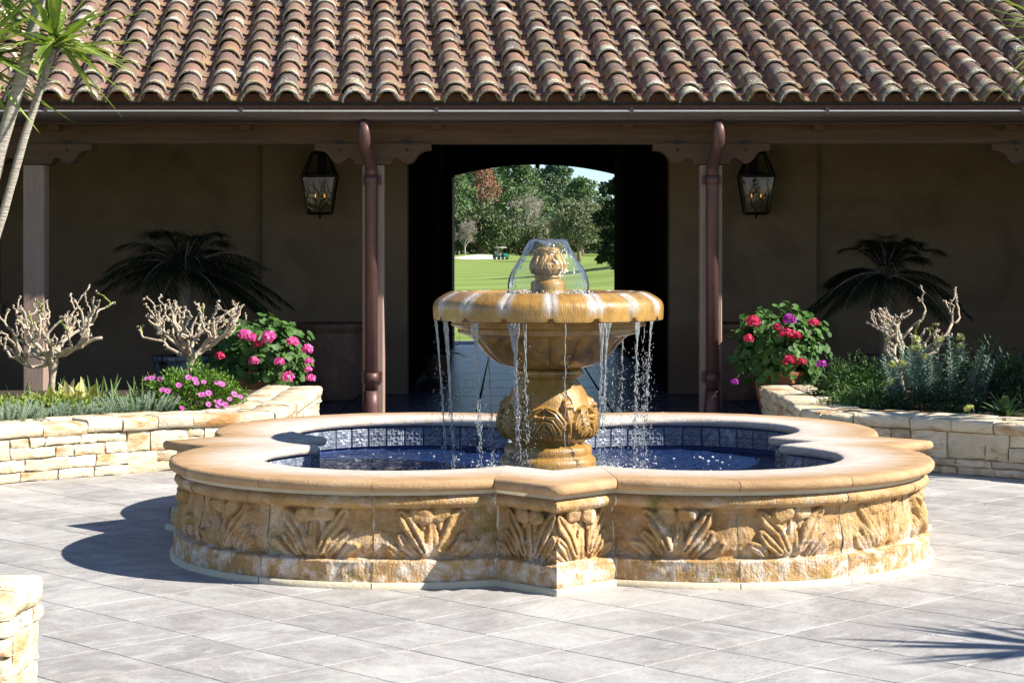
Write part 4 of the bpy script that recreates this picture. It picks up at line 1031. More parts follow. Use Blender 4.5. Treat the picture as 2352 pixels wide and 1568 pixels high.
# splashes and bubbles
mb = MB()
for hx_, hy_, _ in HITS:
    for _k in range(26):
        r = abs(random.gauss(0, .06)); a = random.uniform(0, 2 * PI); zz = ZW + abs(random.gauss(0, .035)) * max(0, 1 - r * 6)
        drop(mb, (FX + hx_ + r * math.cos(a), FY + hy_ + r * math.sin(a), zz), random.uniform(.0015, .0045))
    for _k in range(22):
        r = abs(random.gauss(0, .16)); a = random.uniform(0, 2 * PI); x = hx_ + r * math.cos(a); y = hy_ + r * math.sin(a)
        if inside(x * 1.05, y * 1.05) and math.hypot(x, y) > .34: mb.ball((FX + x, FY + y, ZW + ripple(x, y) + .001), random.uniform(.004, .011), 6, 4, (1, 1, .5))
for _k in range(150):
    x, y = random.uniform(-1.6, 1.6), random.uniform(-1.6, 1.6)
    if inside(x * 1.06, y * 1.06) and math.hypot(x, y) > .36: mb.ball((FX + x, FY + y, ZW + ripple(x, y) + .001), random.uniform(.003, .010), 6, 4, (1.3, 1.3, .6))
for _k in range(220):
    a = random.uniform(0, 2 * PI); r = .33 + abs(random.gauss(0, .07)); x, y = r * math.cos(a), r * math.sin(a)
    mb.ball((FX + x, FY + y, ZW + ripple(x, y)), random.uniform(.003, .010), 6, 4, (1.3, 1.3, .6))
o = stuff(mb.build('splash_drops', M['foam'])); tag(o, 'white splashes and bubbles scattered over the blue pool water', 'splash')
mb = MB()
for _k in range(240):
    a = random.uniform(0, 2 * PI); r = .27 + random.gauss(0, .02); mb.ball((FX + r * math.cos(a), FY + r * math.sin(a), 1.56 + abs(random.gauss(0, .012))), random.uniform(.002, .007), 5, 4)
o = stuff(mb.build('bowl_splash', M['foam'])); tag(o, 'froth where the water dome meets the water in the bowl', 'splash')
# ------------------------------------------------------------------ dry-laid stone planters
class Path:
    def __init__(s, pts, per=6):
        P = [Vector((x, y)) for x, y in pts]; out = []
        for i in range(len(P) - 1): 
            for k in range(per): out.append(P[i].lerp(P[i + 1], k / per))
        out.append(P[-1]); s.p = out; s.l = [0.0]
        for i in range(1, len(out)): s.l.append(s.l[-1] + (out[i] - out[i - 1]).length)
        s.len = s.l[-1]
        s.t = []
        for i in range(len(out)): s.t.append((out[min(i + 1, len(out) - 1)] - out[max(i - 1, 0)]).normalized())
    def at(s, d, out_, sgn):
        d = max(0, min(s.len - 1e-6, d)); i = 0
        import bisect
        i = min(max(bisect.bisect_right(s.l, d) - 1, 0), len(s.p) - 2); f = (d - s.l[i]) / (s.l[i + 1] - s.l[i])
        p = s.p[i].lerp(s.p[i + 1], f); t = s.t[i].lerp(s.t[i + 1], f).normalized(); n = Vector((t.y, -t.x)) * sgn
        return p.x + n.x * out_, p.y + n.y * out_
WH = 0.46
def planter_wall(label, pts, sgn, thick, vis, parent_name='planter_wall', seed=1):
    rg = random.Random(seed); pa = Path(pts); x0, y0 = pa.at(pa.len / 2, 0, 1)
    t = thing(parent_name, label, 'planter', (x0, y0, 0), 'stone planters round the courtyard'); ti = Matrix.Translation((-x0, -y0, 0))
    def put(mb, name, mat, smooth=True): o = mb.build(name, mat, t, smooth); o.matrix_parent_inverse = ti; return o
    # mortar core
    n = max(2, int(pa.len / .15)); G_ = []
    for i in range(n + 1):
        d = pa.len * i / n; G_.append([(*pa.at(d, o_, sgn), z) for o_, z in ((-thick + .02, 0), (-thick + .02, WH - .03), (-.042, WH - .03), (-.042, 0))])
    put(MB().grid(np.array(G_)), 'wall_core', M['mortar'])
    def face_stone(d0, d1, z0, z1):
        mb = MB(); nx, nzv = max(4, int((d1 - d0) / .05)), 5; gap = .004; pr = rg.uniform(-.012, .016); sd = rg.uniform(0, 99)
        Vg = []
        for i in range(nx + 1):
            row = []
            for j in range(nzv + 1):
                u = i / nx; v = j / nzv; eu = min(u, 1 - u) * (d1 - d0); ev = min(v, 1 - v) * (z1 - z0); e = min(eu, ev)
                bulge = .011 * min(1, (e / .010)) ** .5
                jd = .016 * nz3(u * 2.0 + sd, v * 2.0, 1); jz = .014 * nz3(u * 2.4, v * 2 + sd, 2)
                d = d0 + gap + (d1 - d0 - 2 * gap) * u + jd; z = z0 + gap + (z1 - z0 - 2 * gap) * v + jz
                x, y = pa.at(d, pr - .014 + bulge + .010 * nz3(u * 4 + sd, v * 3, 3) + .008 * nz3(u * 11 + sd, v * 8, 5), sgn); row.append((x, y, max(.001, z)))
            Vg.append(row)
        Gs = np.array(Vg); mb.grid(Gs if sgn < 0 else Gs[::-1])
        loop = [(i, 0) for i in range(nx + 1)] + [(nx, j) for j in range(1, nzv + 1)] + [(i, nzv) for i in range(nx - 1, -1, -1)] + [(0, j) for j in range(nzv - 1, 0, -1)]
        cxm, cym = pa.at((d0 + d1) / 2, -.08, sgn); V = []
        for i, j in loop:
            p = Gs[i, j]; d = d0 + gap + (d1 - d0 - 2 * gap) * i / nx; bx, by = pa.at(d, -.07, sgn); V += [tuple(p), (bx, by, p[2])]
        m_ = len(loop); F = [(2 * k, 2 * ((k + 1) % m_), 2 * ((k + 1) % m_) + 1, 2 * k + 1) for k in range(m_)]
        mb.add(V, F if sgn > 0 else [f[::-1] for f in F], True)
        put(mb, 'wall_stone', M['lime'])
    def cap_stone(d0, d1, w0, w1, zt):
        mb = MB(); ns = max(3, int((d1 - d0) / .07)); sd = rg.uniform(0, 99); rows = []; gap = .005; h = .105
        front = w0 > -.02; rr = .014
        for i in range(ns + 1):
            u = i / ns; d = d0 + gap + (d1 - d0 - 2 * gap) * u; en = .010 if i in (0, ns) else 0; row = []
            for (o_, z) in ((w1 + gap, zt - h), (w1 + gap, zt - .008), (w1 + .012, zt), ((w0 + w1) / 2, zt + .004), (w0 - .035, zt - .002), (w0 - .010, zt - .010), (w0 + .002, zt - .030), (w0 - .002, zt - .07), (w0 - .010, zt - h)):
                j = nz3(d * 5 + sd, o_ * 8, z * 9); o2 = o_ + (.012 * j if o_ > w0 - .04 and front else .003 * j); x, y = pa.at(d, o2 - en * .4 * (1 if o_ > w0 - .05 else 0), sgn)
                row.append((x, y, z + .006 * nz3(d * 7, o_ * 9 + sd, 3) - en * .3 * (z > zt - .05)))
            rows.append(row)
        Gs = np.array(rows); m_ = Gs.shape[1]
        F = [(i * m_ + j, i * m_ + (j + 1) % m_, (i + 1) * m_ + (j + 1) % m_, (i + 1) * m_ + j) for i in range(ns) for j in range(m_)]
        if sgn < 0: F = [f[::-1] for f in F]
        mb.add(Gs.reshape(-1, 3), F); mb.add(Gs[0], [tuple(range(m_))], True); mb.add(Gs[-1], [tuple(range(m_ - 1, -1, -1))], True)
        put(mb, 'cap_stone', M['lime'])
    d = 0.0
    while d < pa.len - .08:
        l = rg.uniform(.26, .50); e = d + l
        if pa.len - e < .18: e = pa.len
        cap_stone(d, e, .012 + rg.uniform(-.01, .014), -.30, WH + rg.uniform(-.010, .010)); d = e
    d = 0.0
    while d < pa.len - .08:
        l = rg.uniform(.22, .46); e = d + l
        if pa.len - e < .18: e = pa.len
        cap_stone(d, e, -.302, -thick, WH + rg.uniform(-.006, .004)); d = e
    # coursed rubble: four uneven courses, some stones two or three courses tall
    top = WH - .108; cuts = [0.0]
    hs_ = [rg.uniform(.7, 1.3) for _ in range(4)]; tot = sum(hs_)
    for h_ in hs_: cuts.append(cuts[-1] + h_ / tot * top)
    busy = [[] for _ in range(4)]
    for c in range(4):
        d = 0.0
        while d < pa.len - .04:
            hit = [q for q in busy[c] if q[0] <= d + 1e-4 < q[1]]
            if hit: d = hit[0][1]; continue
            nxt = min([q[0] for q in busy[c] if q[0] > d + 1e-4] + [pa.len]); room = nxt - d
            span = 1
            r_ = rg.random()
            if c < 3 and r_ < .34: span = 2
            if c < 2 and r_ < .07: span = 3
            l = rg.uniform(.12, .42) if span == 1 else rg.uniform(.16, .40)
            if room - l < .10: l = room
            if span > 1 and any(q[0] < d + l and q[1] > d for k in range(c + 1, c + span) for q in busy[k]): span = 1
            for k in range(c + 1, c + span): busy[k].append((d, d + l))
            wob = .006
            face_stone(d, d + l, cuts[c], cuts[c + span]); d += l
    return t
planter_wall('sunlit cream stone planter wall curving behind the left of the fountain', [(-5.6, 14.2), (-4.75, 14.85), (-4.05, 15.52), (-3.5, 16.02), (-2.97, 16.45), (-2.4, 16.75), (-2.02, 17.05), (-2.0, 18.2), (-2.0, 20.45), ], 1, .56, True, seed=5)
planter_wall('shaded cream stone planter wall curving behind the right of the fountain', [(5.8, 14.3), (5.0, 15.05), (4.14, 15.88), (3.7, 16.2), (3.46, 16.42), (3.05, 16.68), (2.72, 16.82), (2.56, 17.15), (2.58, 18.4), (2.59, 20.45)], -1, .54, True, seed=11)
planter_wall('sunlit stone planter end in the near left corner of the paving', [(-4.2, 7.80), (-3.2, 7.81), (-2.3, 7.82), (-2.02, 7.86), (-2.0, 8.2), (-2.0, 8.34)], 1, .46, True, seed=23)
# beds
def bed(label_pts): 
    return structure(MB().add([(x, y, .395 + .03 * nz3(x * 3, y * 3, 0)) for x, y in label_pts], [tuple(range(len(label_pts)))], True).build('planting_soil', M['soil']))
bed([(-7.5, 14.0), (-5.6, 14.6), (-4.3, 15.8), (-3.2, 16.75), (-2.5, 17.25), (-2.5, 20.40), (-7.5, 20.40)])
bed([(7.5, 14.0), (7.5, 20.40), (3.08, 20.40), (3.06, 17.4), (3.2, 17.15), (4.4, 16.2), (5.9, 14.8)])
for sx, x0_, x1_ in ((-1, -7.5, -2.02), (1, 2.62, 7.5)):
    tag(MB().box((x0_, 20.36, 0), (x1_, 20.415, .40)).build('planter_kerb', M['plaster']), 'low plastered kerb behind the %s planting bed' % ('left' if sx < 0 else 'right'), 'kerb', 'kerbs behind the beds')

# ------------------------------------------------------------------ wall lanterns
def lantern(u, label):
    y = 25.30; c = at(u, 0, y); x = c.x
    zt, zm, zb = at(u, 352, y).z, at(u, 405, y).z, at(u, 490, y).z
    t = thing('wall_lantern', label, 'lantern', (x, y, zb), 'lanterns either side of the archway')
    wt, wm, wb = .10, .215, .145
    mb = MB(); b = .013
    def corner(w, z): return [Vector((sx * w, sy * w * .9, z - zb)) for sx, sy in ((-1, -1), (1, -1), (1, 1), (-1, 1))]
    Tt, Tm, Tb = corner(wt, zt), corner(wm, zm), corner(wb, zb)
    for k in range(4):
        mb.tube([Tt[k], Tm[k]], b, 4); mb.tube([Tm[k], Tb[k]], b, 4)
        for Q, bb in ((Tt, b), (Tm, b * 1.5), (Tb, b * 1.2)): mb.tube([Q[k], Q[(k + 1) % 4]], bb, 4)
    mb.box((-wm - .02, -wm * .9 - .02, zm - zb - .006), (wm + .02, wm * .9 + .02, zm - zb + .012))
    mb.build('lantern_frame', M['iron'], t, False)
    for k in range(4):
        for A_, B_ in ((Tt, Tm), (Tm, Tb)):
            q = [A_[k] * .99, A_[(k + 1) % 4] * .99, B_[(k + 1) % 4] * .99, B_[k] * .99]; MB().add([tuple(p) for p in q], [(0, 1, 2, 3)], True).build('glass_pane', M['glass'], t, False)
    cap = MB().lathe([(wt * 1.25, 0), (wt * .9, .02), (.03, .045), (.0, .07)], 12, (0, 0, zt - zb)); cap.build('lantern_cap', M['iron'], t)
    MB().lathe([(.0, -.085), (.010, -.07), (.016, -.05), (.010, -.035), (.026, -.02), (.030, -.005), (.01, .0)], 10).build('finial', M['iron'], t)
    for sx in (-1, 1):
        MB().tube([(0, 0, .02), (sx * .02, 0, .06), (sx * .055, 0, .10), (sx * .06, 0, .17)], .009, 6).lathe([(.0, .165), (.026, .175), (.028, .19), (.0, .195)], 10, (sx * .06, 0, 0)).build('burner', M['iron'], t)
        MB().lathe([(.0, .20), (.007, .212), (.008, .225), (.004, .245), (.0, .258)], 8, (sx * .06, 0, 0)).build('flame', M['flame'], t)
    MB().tube([(0, .02, zt - zb + .05), (0, .12, zt - zb + .09), (0, 25.6 - y, zt - zb - .02)], .014, 6).box((-.06, 25.6 - y - .02, zm - zb - .1), (.06, 25.6 - y - .001, zt - zb + .12)).build('wall_bracket', M['iron'], t)
lantern(735, 'black iron lantern with two gas flames on the wall left of the archway')
lantern(1737, 'black iron lantern with two gas flames on the wall right of the archway')

# ------------------------------------------------------------------ jars and pots in the porch
def jar(x, y, prof, label, mat, name='terracotta_jar', cat='jar'):
    t = thing(name, label, cat, (x, y, 0)); MB().lathe(prof, 40).build('pot_body', mat, t)
    rt = prof[-1]; MB().lathe([(rt[0] - .03, rt[1] - .09), (.0, rt[1] - .08)], 24).build('pot_soil', M['soil'], t); return t
bigj = smoothprof([(.26, 0), (.30, .03), (.40, .25), (.46, .52), (.46, .70), (.42, .80), (.41, .84), (.45, .88), (.47, .93), (.45, .96), (.40, .955)], 4)
jar(at(768, 0, 24.6).x, 24.6, bigj, 'large dark terracotta jar against the wall left of the archway', M['jar'])
jar(at(1690, 0, 24.6).x, 24.6, bigj, 'large dark terracotta jar against the wall right of the archway', M['jar'])

def palm(x, y, zc, rad, nf, potmat, potprof, label, seed):
    rg = random.Random(seed); t = thing('potted_palm', label, 'potted plant', (x, y, 0), 'potted palms in the porch')
    MB().lathe(potprof, 36).build('pot', potmat, t); zt = potprof[-1][1]
    tr = [(0, 0, zt - .1), (.02, 0, zt + .2), (.0, .0, (zt + zc) / 2), (.0, 0, zc)]
    MB().tube(tr, [.11, .10, .085, .07], 10).build('trunk', M['bark'], t)
    stems = MB()
    for k in range(nf):
        a = 2 * PI * k / nf * 2.4 + rg.uniform(-.3, .3); el = rg.uniform(-.1, 1.3); L = rad * rg.uniform(.75, 1.15)
        d = Vector((math.cos(a) * math.cos(el), math.sin(a) * math.cos(el) * .8, math.sin(el))); pts = []; 
        for i in range(9):
            s_ = i / 8; pts.append(Vector((0, 0, zc)) + d * L * s_ + Vector((0, 0, -L * .55 * s_ * s_)))
        stems.tube(pts, [.012 * (1 - .8 * i / 8) for i in range(9)], 4)
        P = []; D = []; Ls = []
        for i in range(34):
            s_ = .12 + .86 * i / 33; f = s_ * 8; j = min(7, int(f)); p = pts[j].lerp(pts[j + 1], f - j); tg = (pts[j + 1] - pts[j]).normalized(); sd = tg.cross(Vector((0, 0, 1))).normalized()
            for sx in (-1, 1): P.append(p); D.append(tg * .75 + sd * sx * .8 + Vector((0, 0, -.15 + rg.uniform(-.15, .15)))); Ls.append(.26 * rad * math.sin(PI * min(.95, .15 + s_ * .8)) + .05)
        V, F = straps(np.array([tuple(p) for p in P]), np.array([tuple(p) for p in D]), np.array(Ls), .015, .35, 2)
        link('frond', fastmesh('frond', V, F, L_['palm']), t)
    stems.build('frond_stems', M['bark'], t)
pp = smoothprof([(.24, 0), (.27, .02), (.33, .25), (.36, .48), (.36, .56), (.40, .60), (.40, .64), (.35, .645)], 3)
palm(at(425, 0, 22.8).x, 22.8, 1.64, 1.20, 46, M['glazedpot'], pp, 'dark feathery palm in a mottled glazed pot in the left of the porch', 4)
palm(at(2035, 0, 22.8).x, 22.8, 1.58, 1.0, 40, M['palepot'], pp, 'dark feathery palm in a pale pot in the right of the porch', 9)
# dim foliage plants by the passage door
for x, y, lab in ((-1.08, 28.6, 'dim strap-leaved plant in a pot just inside the archway on the left'),):
    t = thing('potted_plant', lab, 'potted plant', (x, y, 0)); MB().lathe(smoothprof([(.14, 0), (.19, .2), (.2, .34), (.17, .345)], 3), 20).build('pot', M['jar'], t)
    n = 40; D = rdir(n, .2); V, F = straps(np.zeros((n, 3)) + (0, 0, .34), D, RNG.uniform(.4, .75, n), .05, .7, 5); link('foliage', fastmesh('foliage', V, F, L_['dark']), t)

# ------------------------------------------------------------------ pruned rose standards
def rose(x, y, label, trunk_pts, crown_r, crown_c, n_main, seed, green=.12):
    rg = random.Random(seed); t = thing('pruned_rose', label, 'rose bush', (x, y, .40), 'hard-pruned rose standards')
    tp = [Vector(p) for p in trunk_pts]; mb = MB(); rad = []
    fine = []; 
    for i in range(len(tp) - 1):
        for k in range(5): fine.append(tp[i].lerp(tp[i + 1], k / 5))
    fine.append(tp[-1]); rad = [(.040 - .012 * math.sin(PI * i / (len(fine) - 1)) + .012 * (i / (len(fine) - 1)) ** 6 + .004 * nz3(i * 1.7, seed, 0)) for i in range(len(fine))]
    mb.tube(fine, rad, 10); mb.ball(tp[-1], .052, 8, 6); mb.build('trunk', M['rosebark'], t)
    br = MB(); gr = MB(); top = tp[-1]; cc = Vector(crown_c)
    def limb(p, tgt, r0, lev):
        n = 7; pts = [p]; prev = p; bend = Vector((rg.gauss(0, 1), rg.gauss(0, 1), rg.gauss(0, .6))) * (tgt - p).length * .16
        for i in range(1, n + 1):
            f = i / n; q = p.lerp(tgt, f) + bend * math.sin(PI * f) + Vector((rg.gauss(0, 1), rg.gauss(0, 1), rg.gauss(0, 1))) * .007; q.z -= .0 
            pts.append(q)
        rr = [max(.0065, r0 * (1 - .45 * i / n)) * (1 + .25 * rg.random()) for i in range(n + 1)]
        (gr if (lev == 2 and rg.random() < green) else br).tube(pts, rr, 6)
        for q, r_ in zip(pts[1:], rr[1:]):
            if rg.random() < .6:
                d = Vector((rg.gauss(0, 1), rg.gauss(0, 1), rg.gauss(0, 1))).normalized(); br.tube([q, q + d * r_ * 2.6], [r_ * .7, r_ * .3], 4)
        if lev >= 1:
            for _ in range(3): br.ball(pts[-1] + Vector((rg.gauss(0, 1), rg.gauss(0, 1), rg.gauss(0, 1))) * .009, rr[-1] * rg.uniform(1.0, 1.5), 6, 4)
        if lev < 2:
            for _ in range(rg.choice((3, 3, 4)) if lev == 0 else rg.choice((1, 1, 2))):
                i = rg.randint(3, n); q = pts[i]; out = (q - cc); out.z *= .5; out.normalize()
                up = Vector((out.x * rg.uniform(-.2, .9) + rg.gauss(0, .35), out.y * rg.uniform(.1, .9) + rg.gauss(0, .35), rg.uniform(.5, 1.1))).normalized()
                L = crown_r * (rg.uniform(.40, .75) if lev == 0 else rg.uniform(.16, .40)); limb(q, q + up * L, rr[i] * .84, lev + 1)
    for k in range(n_main):
        a = 2 * PI * (k + rg.uniform(-.3, .3)) / n_main; rr_k = crown_r * rg.uniform(.55, 1.0)
        tgt = cc + Vector((math.cos(a) * rr_k, math.sin(a) * rr_k, rg.uniform(-.18, .25) * crown_r)); limb(top + Vector((rg.gauss(0, .015), rg.gauss(0, .015), 0)), tgt, .021, 0)
    br.build('branches', M['rosebark'], t); gr.build('green_shoots', L_['lime'], t)
p1 = at(117, 930, 17.7)
rose(p1.x, p1.y, 'hard-pruned rose standard with knobbly branches, leftmost in the bed', [(0, 0, 0), (.0, 0, .14), (.012, 0, .32), (.02, 0, .45)], .52, (.06, 0, .68), 9, 3)
p2 = at(428, 865, 18.9)
rose(p2.x, p2.y, 'hard-pruned rose standard rising behind the pink daisy bush', [(0, 0, 0), (.0, 0, .2), (.035, 0, .36), (.055, 0, .44)], .46, (.08, 0, .70), 9, 14, .05)
p3 = at(2072, 880, 18.9)
rose(p3.x, p3.y, 'gnarled pruned rose with curling branches behind the spurge in the right bed', [(0, 0, 0), (.0, 0, .12), (-.02, 0, .24), (-.03, 0, .34)], .46, (.10, 0, .66), 6, 27, .1)

# ------------------------------------------------------------------ bedding plants
def mound_pts(n, rx, ry, rz, lo=.0):
    D = rdir(n, lo); rr = RNG.uniform(.72, 1.02, (len(D), 1)); lump = 1 + .16 * np.sin(D[:, :1] * 7 + 1) * np.cos(D[:, 1:2] * 6) + .08 * np.sin(D[:, 2:3] * 13 + D[:, :1] * 9)
    return D * rr * lump * np.array((rx, ry, rz)), D
def geranium(x, y, z, rx, ry, rz, label, flowers, petal, potprof, seed, nl=620):
    t = thing('geranium', label, 'potted plant', (x, y, 0), 'geraniums at the planter ends')
    MB().lathe(potprof, 32).build('pot', M['terra'], t)
    P, D = mound_pts(nl, rx, ry, rz, -.75); P = P + np.array((0, 0, z)); n = len(P)
    Nn = unit(D * .6 + np.array((.25, -.35, .55)) + RNG.normal(size=(n, 3)) * .32)
    V, F = discs(P, Nn, RNG.uniform(.030, .062, n), 10, .22, .07); link('foliage', fastmesh('foliage', V, F, L_['gera'], False), t)
    P2 = P * .8 + np.array((0, 0, z * .2)); V, F = discs(P2, unit(D + RNG.normal(size=(n, 3)) * .4), RNG.uniform(.025, .045, n), 7, .2, .07); link('inner_foliage', fastmesh('inner_foliage', V, F, L_['gera']), t)
    for (fu, fv, fr_, pm) in flowers:
        q = at(fu, fv, y - ry * 1.05); c = np.array((q.x - x, q.y - y, q.z)); m_ = 46
        Dn = rdir(m_, -.6); V, F = discs(c + Dn * fr_ * np.array((1, 1, .8)), unit(Dn + RNG.normal(size=(m_, 3)) * .35), fr_ * .42, 6, .15, .15); f = link('flower_head', fastmesh('flower_head', V, F, L_[pm]), t)
        st = Vector((c[0] * .75, c[1] * .6, z + (c[2] - z) * .45)); MB().tube([st, Vector(c)], .004, 4).build('flower_stalk', L_['gera'], f)
potp = smoothprof([(.15, 0), (.19, .10), (.25, .34), (.27, .50), (.27, .53), (.295, .54), (.295, .59), (.25, .595)], 3)
gl = [(562, 768, .062, 'pink'), (577, 775, .05, 'pink'), (617, 772, .062, 'pink'), (612, 780, .05, 'pink'), (672, 786, .058, 'pink'), (706, 802, .052, 'pink'), (583, 828, .048, 'pink'), (709, 830, .042, 'pink'), (641, 830, .048, 'pink'), (661, 866, .058, 'pink'), (708, 848, .036, 'pink'), (714, 867, .044, 'pink'), (505, 817, .045, 'red'), (593, 790, .038, 'red')]
geranium(at(600, 0, 20.85).x, 20.80, .74, .50, .42, .38, 'bushy pink-flowered geranium in a terracotta pot at the left planter end', gl, 'pink', potp, 3)
grr = [(1730, 738, .064, 'red'), (1813, 733, .062, 'purple'), (1869, 741, .048, 'red'), (1786, 751, .044, 'red'), (1804, 763, .055, 'red'), (1822, 767, .048, 'red'), (1719, 777, .046, 'red'), (1812, 825, .060, 'red'), (1841, 831, .042, 'red'), (1886, 836, .046, 'purple'), (1687, 877, .036, 'purple'), (1830, 770, .045, 'red')]
geranium(at(1792, 0, 20.85).x, 20.85, .80, .48, .40, .46, 'upright red-flowered geranium in a terracotta pot at the right planter end', grr, 'red', potp, 5)

# daisy bush
t = thing('daisy_bush', 'bright green daisy bush with magenta flowers beside the stone wall', 'flowering shrub', (at(440, 0, 17.85).x, 17.85, .40))
P, D = mound_pts(3000, .47, .36, .38, -.1); V, F = leaves(P, unit(D + RNG.normal(size=P.shape) * .8 + (0, -.1, .15)), RNG.uniform(.03, .055, len(P)), .022); link('foliage', fastmesh('foliage', V, F, L_['osteo']), t)
P2 = P * .85; V, F = leaves(P2, unit(D + RNG.normal(size=P.shape) * .6), RNG.uniform(.03, .06, len(P)), .018); link('inner_foliage', fastmesh('inner_foliage', V, F, L_['osteo']), t)
def daisy(c, nrm, r, par):
    nrm = Vector(nrm).normalized(); tt = nrm.orthogonal().normalized(); bb = nrm.cross(tt); n = 14; ph = random.random()
    D = np.array([tuple(tt * math.cos(2 * PI * (k + ph) / n) + bb * math.sin(2 * PI * (k + ph) / n) + nrm * .18) for k in range(n)])
    V, F = leaves(np.array([c] * n), D, r, r * .42, .05, np.array([tuple(nrm)] * n)); f = link('daisy', fastmesh('daisy', V, F, L_['daisy']), par)
    MB().ball(tuple(Vector(c) + nrm * .004), r * .2, 6, 4).build('daisy_eye', L_['purple'], f)
for (fu, fv) in ((325, 875), (338, 872), (362, 872), (372, 896), (385, 898), (430, 868), (445, 872), (466, 878), (450, 880), (494, 880), (505, 884), (470, 905), (479, 903), (462, 906), (421, 936), (497, 922), (506, 925), (500, 932), (515, 930), (533, 908), (524, 918), (410, 885), (545, 915), (480, 928)):
    q = at(fu, fv, 17.52); c = Vector((q.x - t.location.x, 0, q.z - .40)); ex = 1 - (c.x / .52) ** 2 - (max(c.z, 0) / .42) ** 2; c.y = -.40 * math.sqrt(max(.02, ex))
    daisy(tuple(c), (c.x * .6 + .25, -.8, c.z + .45), random.uniform(.026, .038), t)

def spikes(name, lab, cat, u, v, y, rx, ry, n, h, mat, leafl=.03, leafw=.007, per=34, group=None, z0=.40, headmat=None, heads=(), lean=.3):
    c = at(u, v, y); t = thing(name, lab, cat, (c.x, y, z0), group); P = []; D = []; L = []; st = MB(); hs = []
    for k in range(n):
        a = random.uniform(0, 2 * PI); r = math.sqrt(random.random()); b = Vector((math.cos(a) * r * rx, math.sin(a) * r * ry, 0)); hh = h * random.uniform(.6, 1.1) * (1 - .35 * r * r)
        tip = b + Vector((math.cos(a) * lean * r * hh + random.gauss(0, .1) * hh, math.sin(a) * lean * r * hh + random.gauss(0, .1) * hh, hh)); st.tube([b, tip], [.005, .003], 4); hs.append((tip, hh))
        for i in range(per):
            f = .25 + .75 * i / per; p = b.lerp(tip, f); aa = i * 2.4 + k; d = Vector((math.cos(aa), math.sin(aa), .55)); P.append(tuple(p)); D.append(tuple(d)); L.append(leafl * (1 - .5 * f * f) * random.uniform(.8, 1.2))
    V, F = leaves(np.array(P), np.array(D), np.array(L), leafw, .1, np.tile((0, 0, 1.0), (len(P), 1))); link('foliage', fastmesh('foliage', V, F, mat), t); stuff(st.build('stems', mat, t))
    return t, hs
G_S = 'silver sedum clumps along the left bed'
for u, v, y, rx, ry, n, h, lab in ((318, 950, 17.35, .30, .20, 80, .22, 'silver-blue sedum clump beside the daisy bush'), (100, 960, 16.75, .42, .20, 90, .18, 'wide silver-blue sedum clump below the leftmost rose'), (215, 955, 17.0, .20, .16, 45, .15, 'small silver-blue sedum clump in the middle of the left bed'), (10, 965, 16.2, .30, .20, 60, .22, 'silver-blue sedum clump at the left edge of the view')):
    spikes('sedum_clump', lab, 'sedum', u, v, y, rx, ry, n, h, L_['silver'], .036, .009, 46, G_S, lean=.9)
def iris(u, v, y, n, h, lab, wid=.022, spread=.10, mat='iris'):
    c = at(u, v, y); t = thing('strap_leaf_clump', lab, 'iris', (c.x, y, .40), 'strap-leaved clumps in the left bed'); P = RNG.normal(size=(n, 3)) * np.array((spread, spread * .6, 0)); D = np.stack([RNG.normal(size=n) * .28, RNG.normal(size=n) * .28, np.ones(n)], 1)
    V, F = straps(P, D, RNG.uniform(.55, 1.05, n) * h, wid, .25, 5, (0.3, -.9, .2)); link('foliage', fastmesh('foliage', V, F, L_[mat]), t)
iris(95, 900, 17.6, 18, .34, 'arching strap-leaved clump left of the leftmost rose trunk', .018, .16)
iris(185, 890, 17.7, 10, .34, 'upright strap-leaved clump right of the leftmost rose trunk', .026, .08)
iris(245, 895, 17.5, 9, .40, 'pale upright iris clump in the middle of the left bed', .030, .07)
iris(310, 890, 18.0, 9, .38, 'thin strap-leaved clump behind the silver sedum', .016, .12)
for (u, y, lab, m_, w_, h_) in ((165, 17.55, 'cream and yellow variegated broad-leaved plant behind the rose trunk', 'varieg', .10, .46), (30, 17.4, 'yellow-green leafy bedding plant at the left edge of the bed', 'lime', .05, .30)):
    c = at(u, 920, y); t = thing('bedding_plant', lab, 'plant', (c.x, y, .40)); n = 46; D = rdir(n, .25); D[:, 2] += .5; V, F = straps(RNG.normal(size=(n, 3)) * (.10, .08, 0), D, RNG.uniform(.6, 1, n) * h_, w_, .5, 5); link('foliage', fastmesh('foliage', V, F, L_[m_]), t)
c = at(60, 930, 17.2); t = thing('bedding_plant', 'low lime-green ground cover below the leftmost rose', 'plant', (c.x, 17.2, .40)); P, D = mound_pts(1500, .75, .35, .16, 0); V, F = leaves(P, unit(D + RNG.normal(size=P.shape) * .7), RNG.uniform(.03, .07, len(P)), .022); link('foliage', fastmesh('foliage', V, F, L_['lime']), t)
c = at(240, 940, 17.6); t = thing('bedding_plant', 'low green ground cover between the iris clumps', 'plant', (c.x, 17.6, .40)); P, D = mound_pts(1300, .6, .5, .12, 0); V, F = leaves(P, unit(D + RNG.normal(size=P.shape) * .7), RNG.uniform(.03, .07, len(P)), .02); link('foliage', fastmesh('foliage', V, F, L_['osteo']), t)

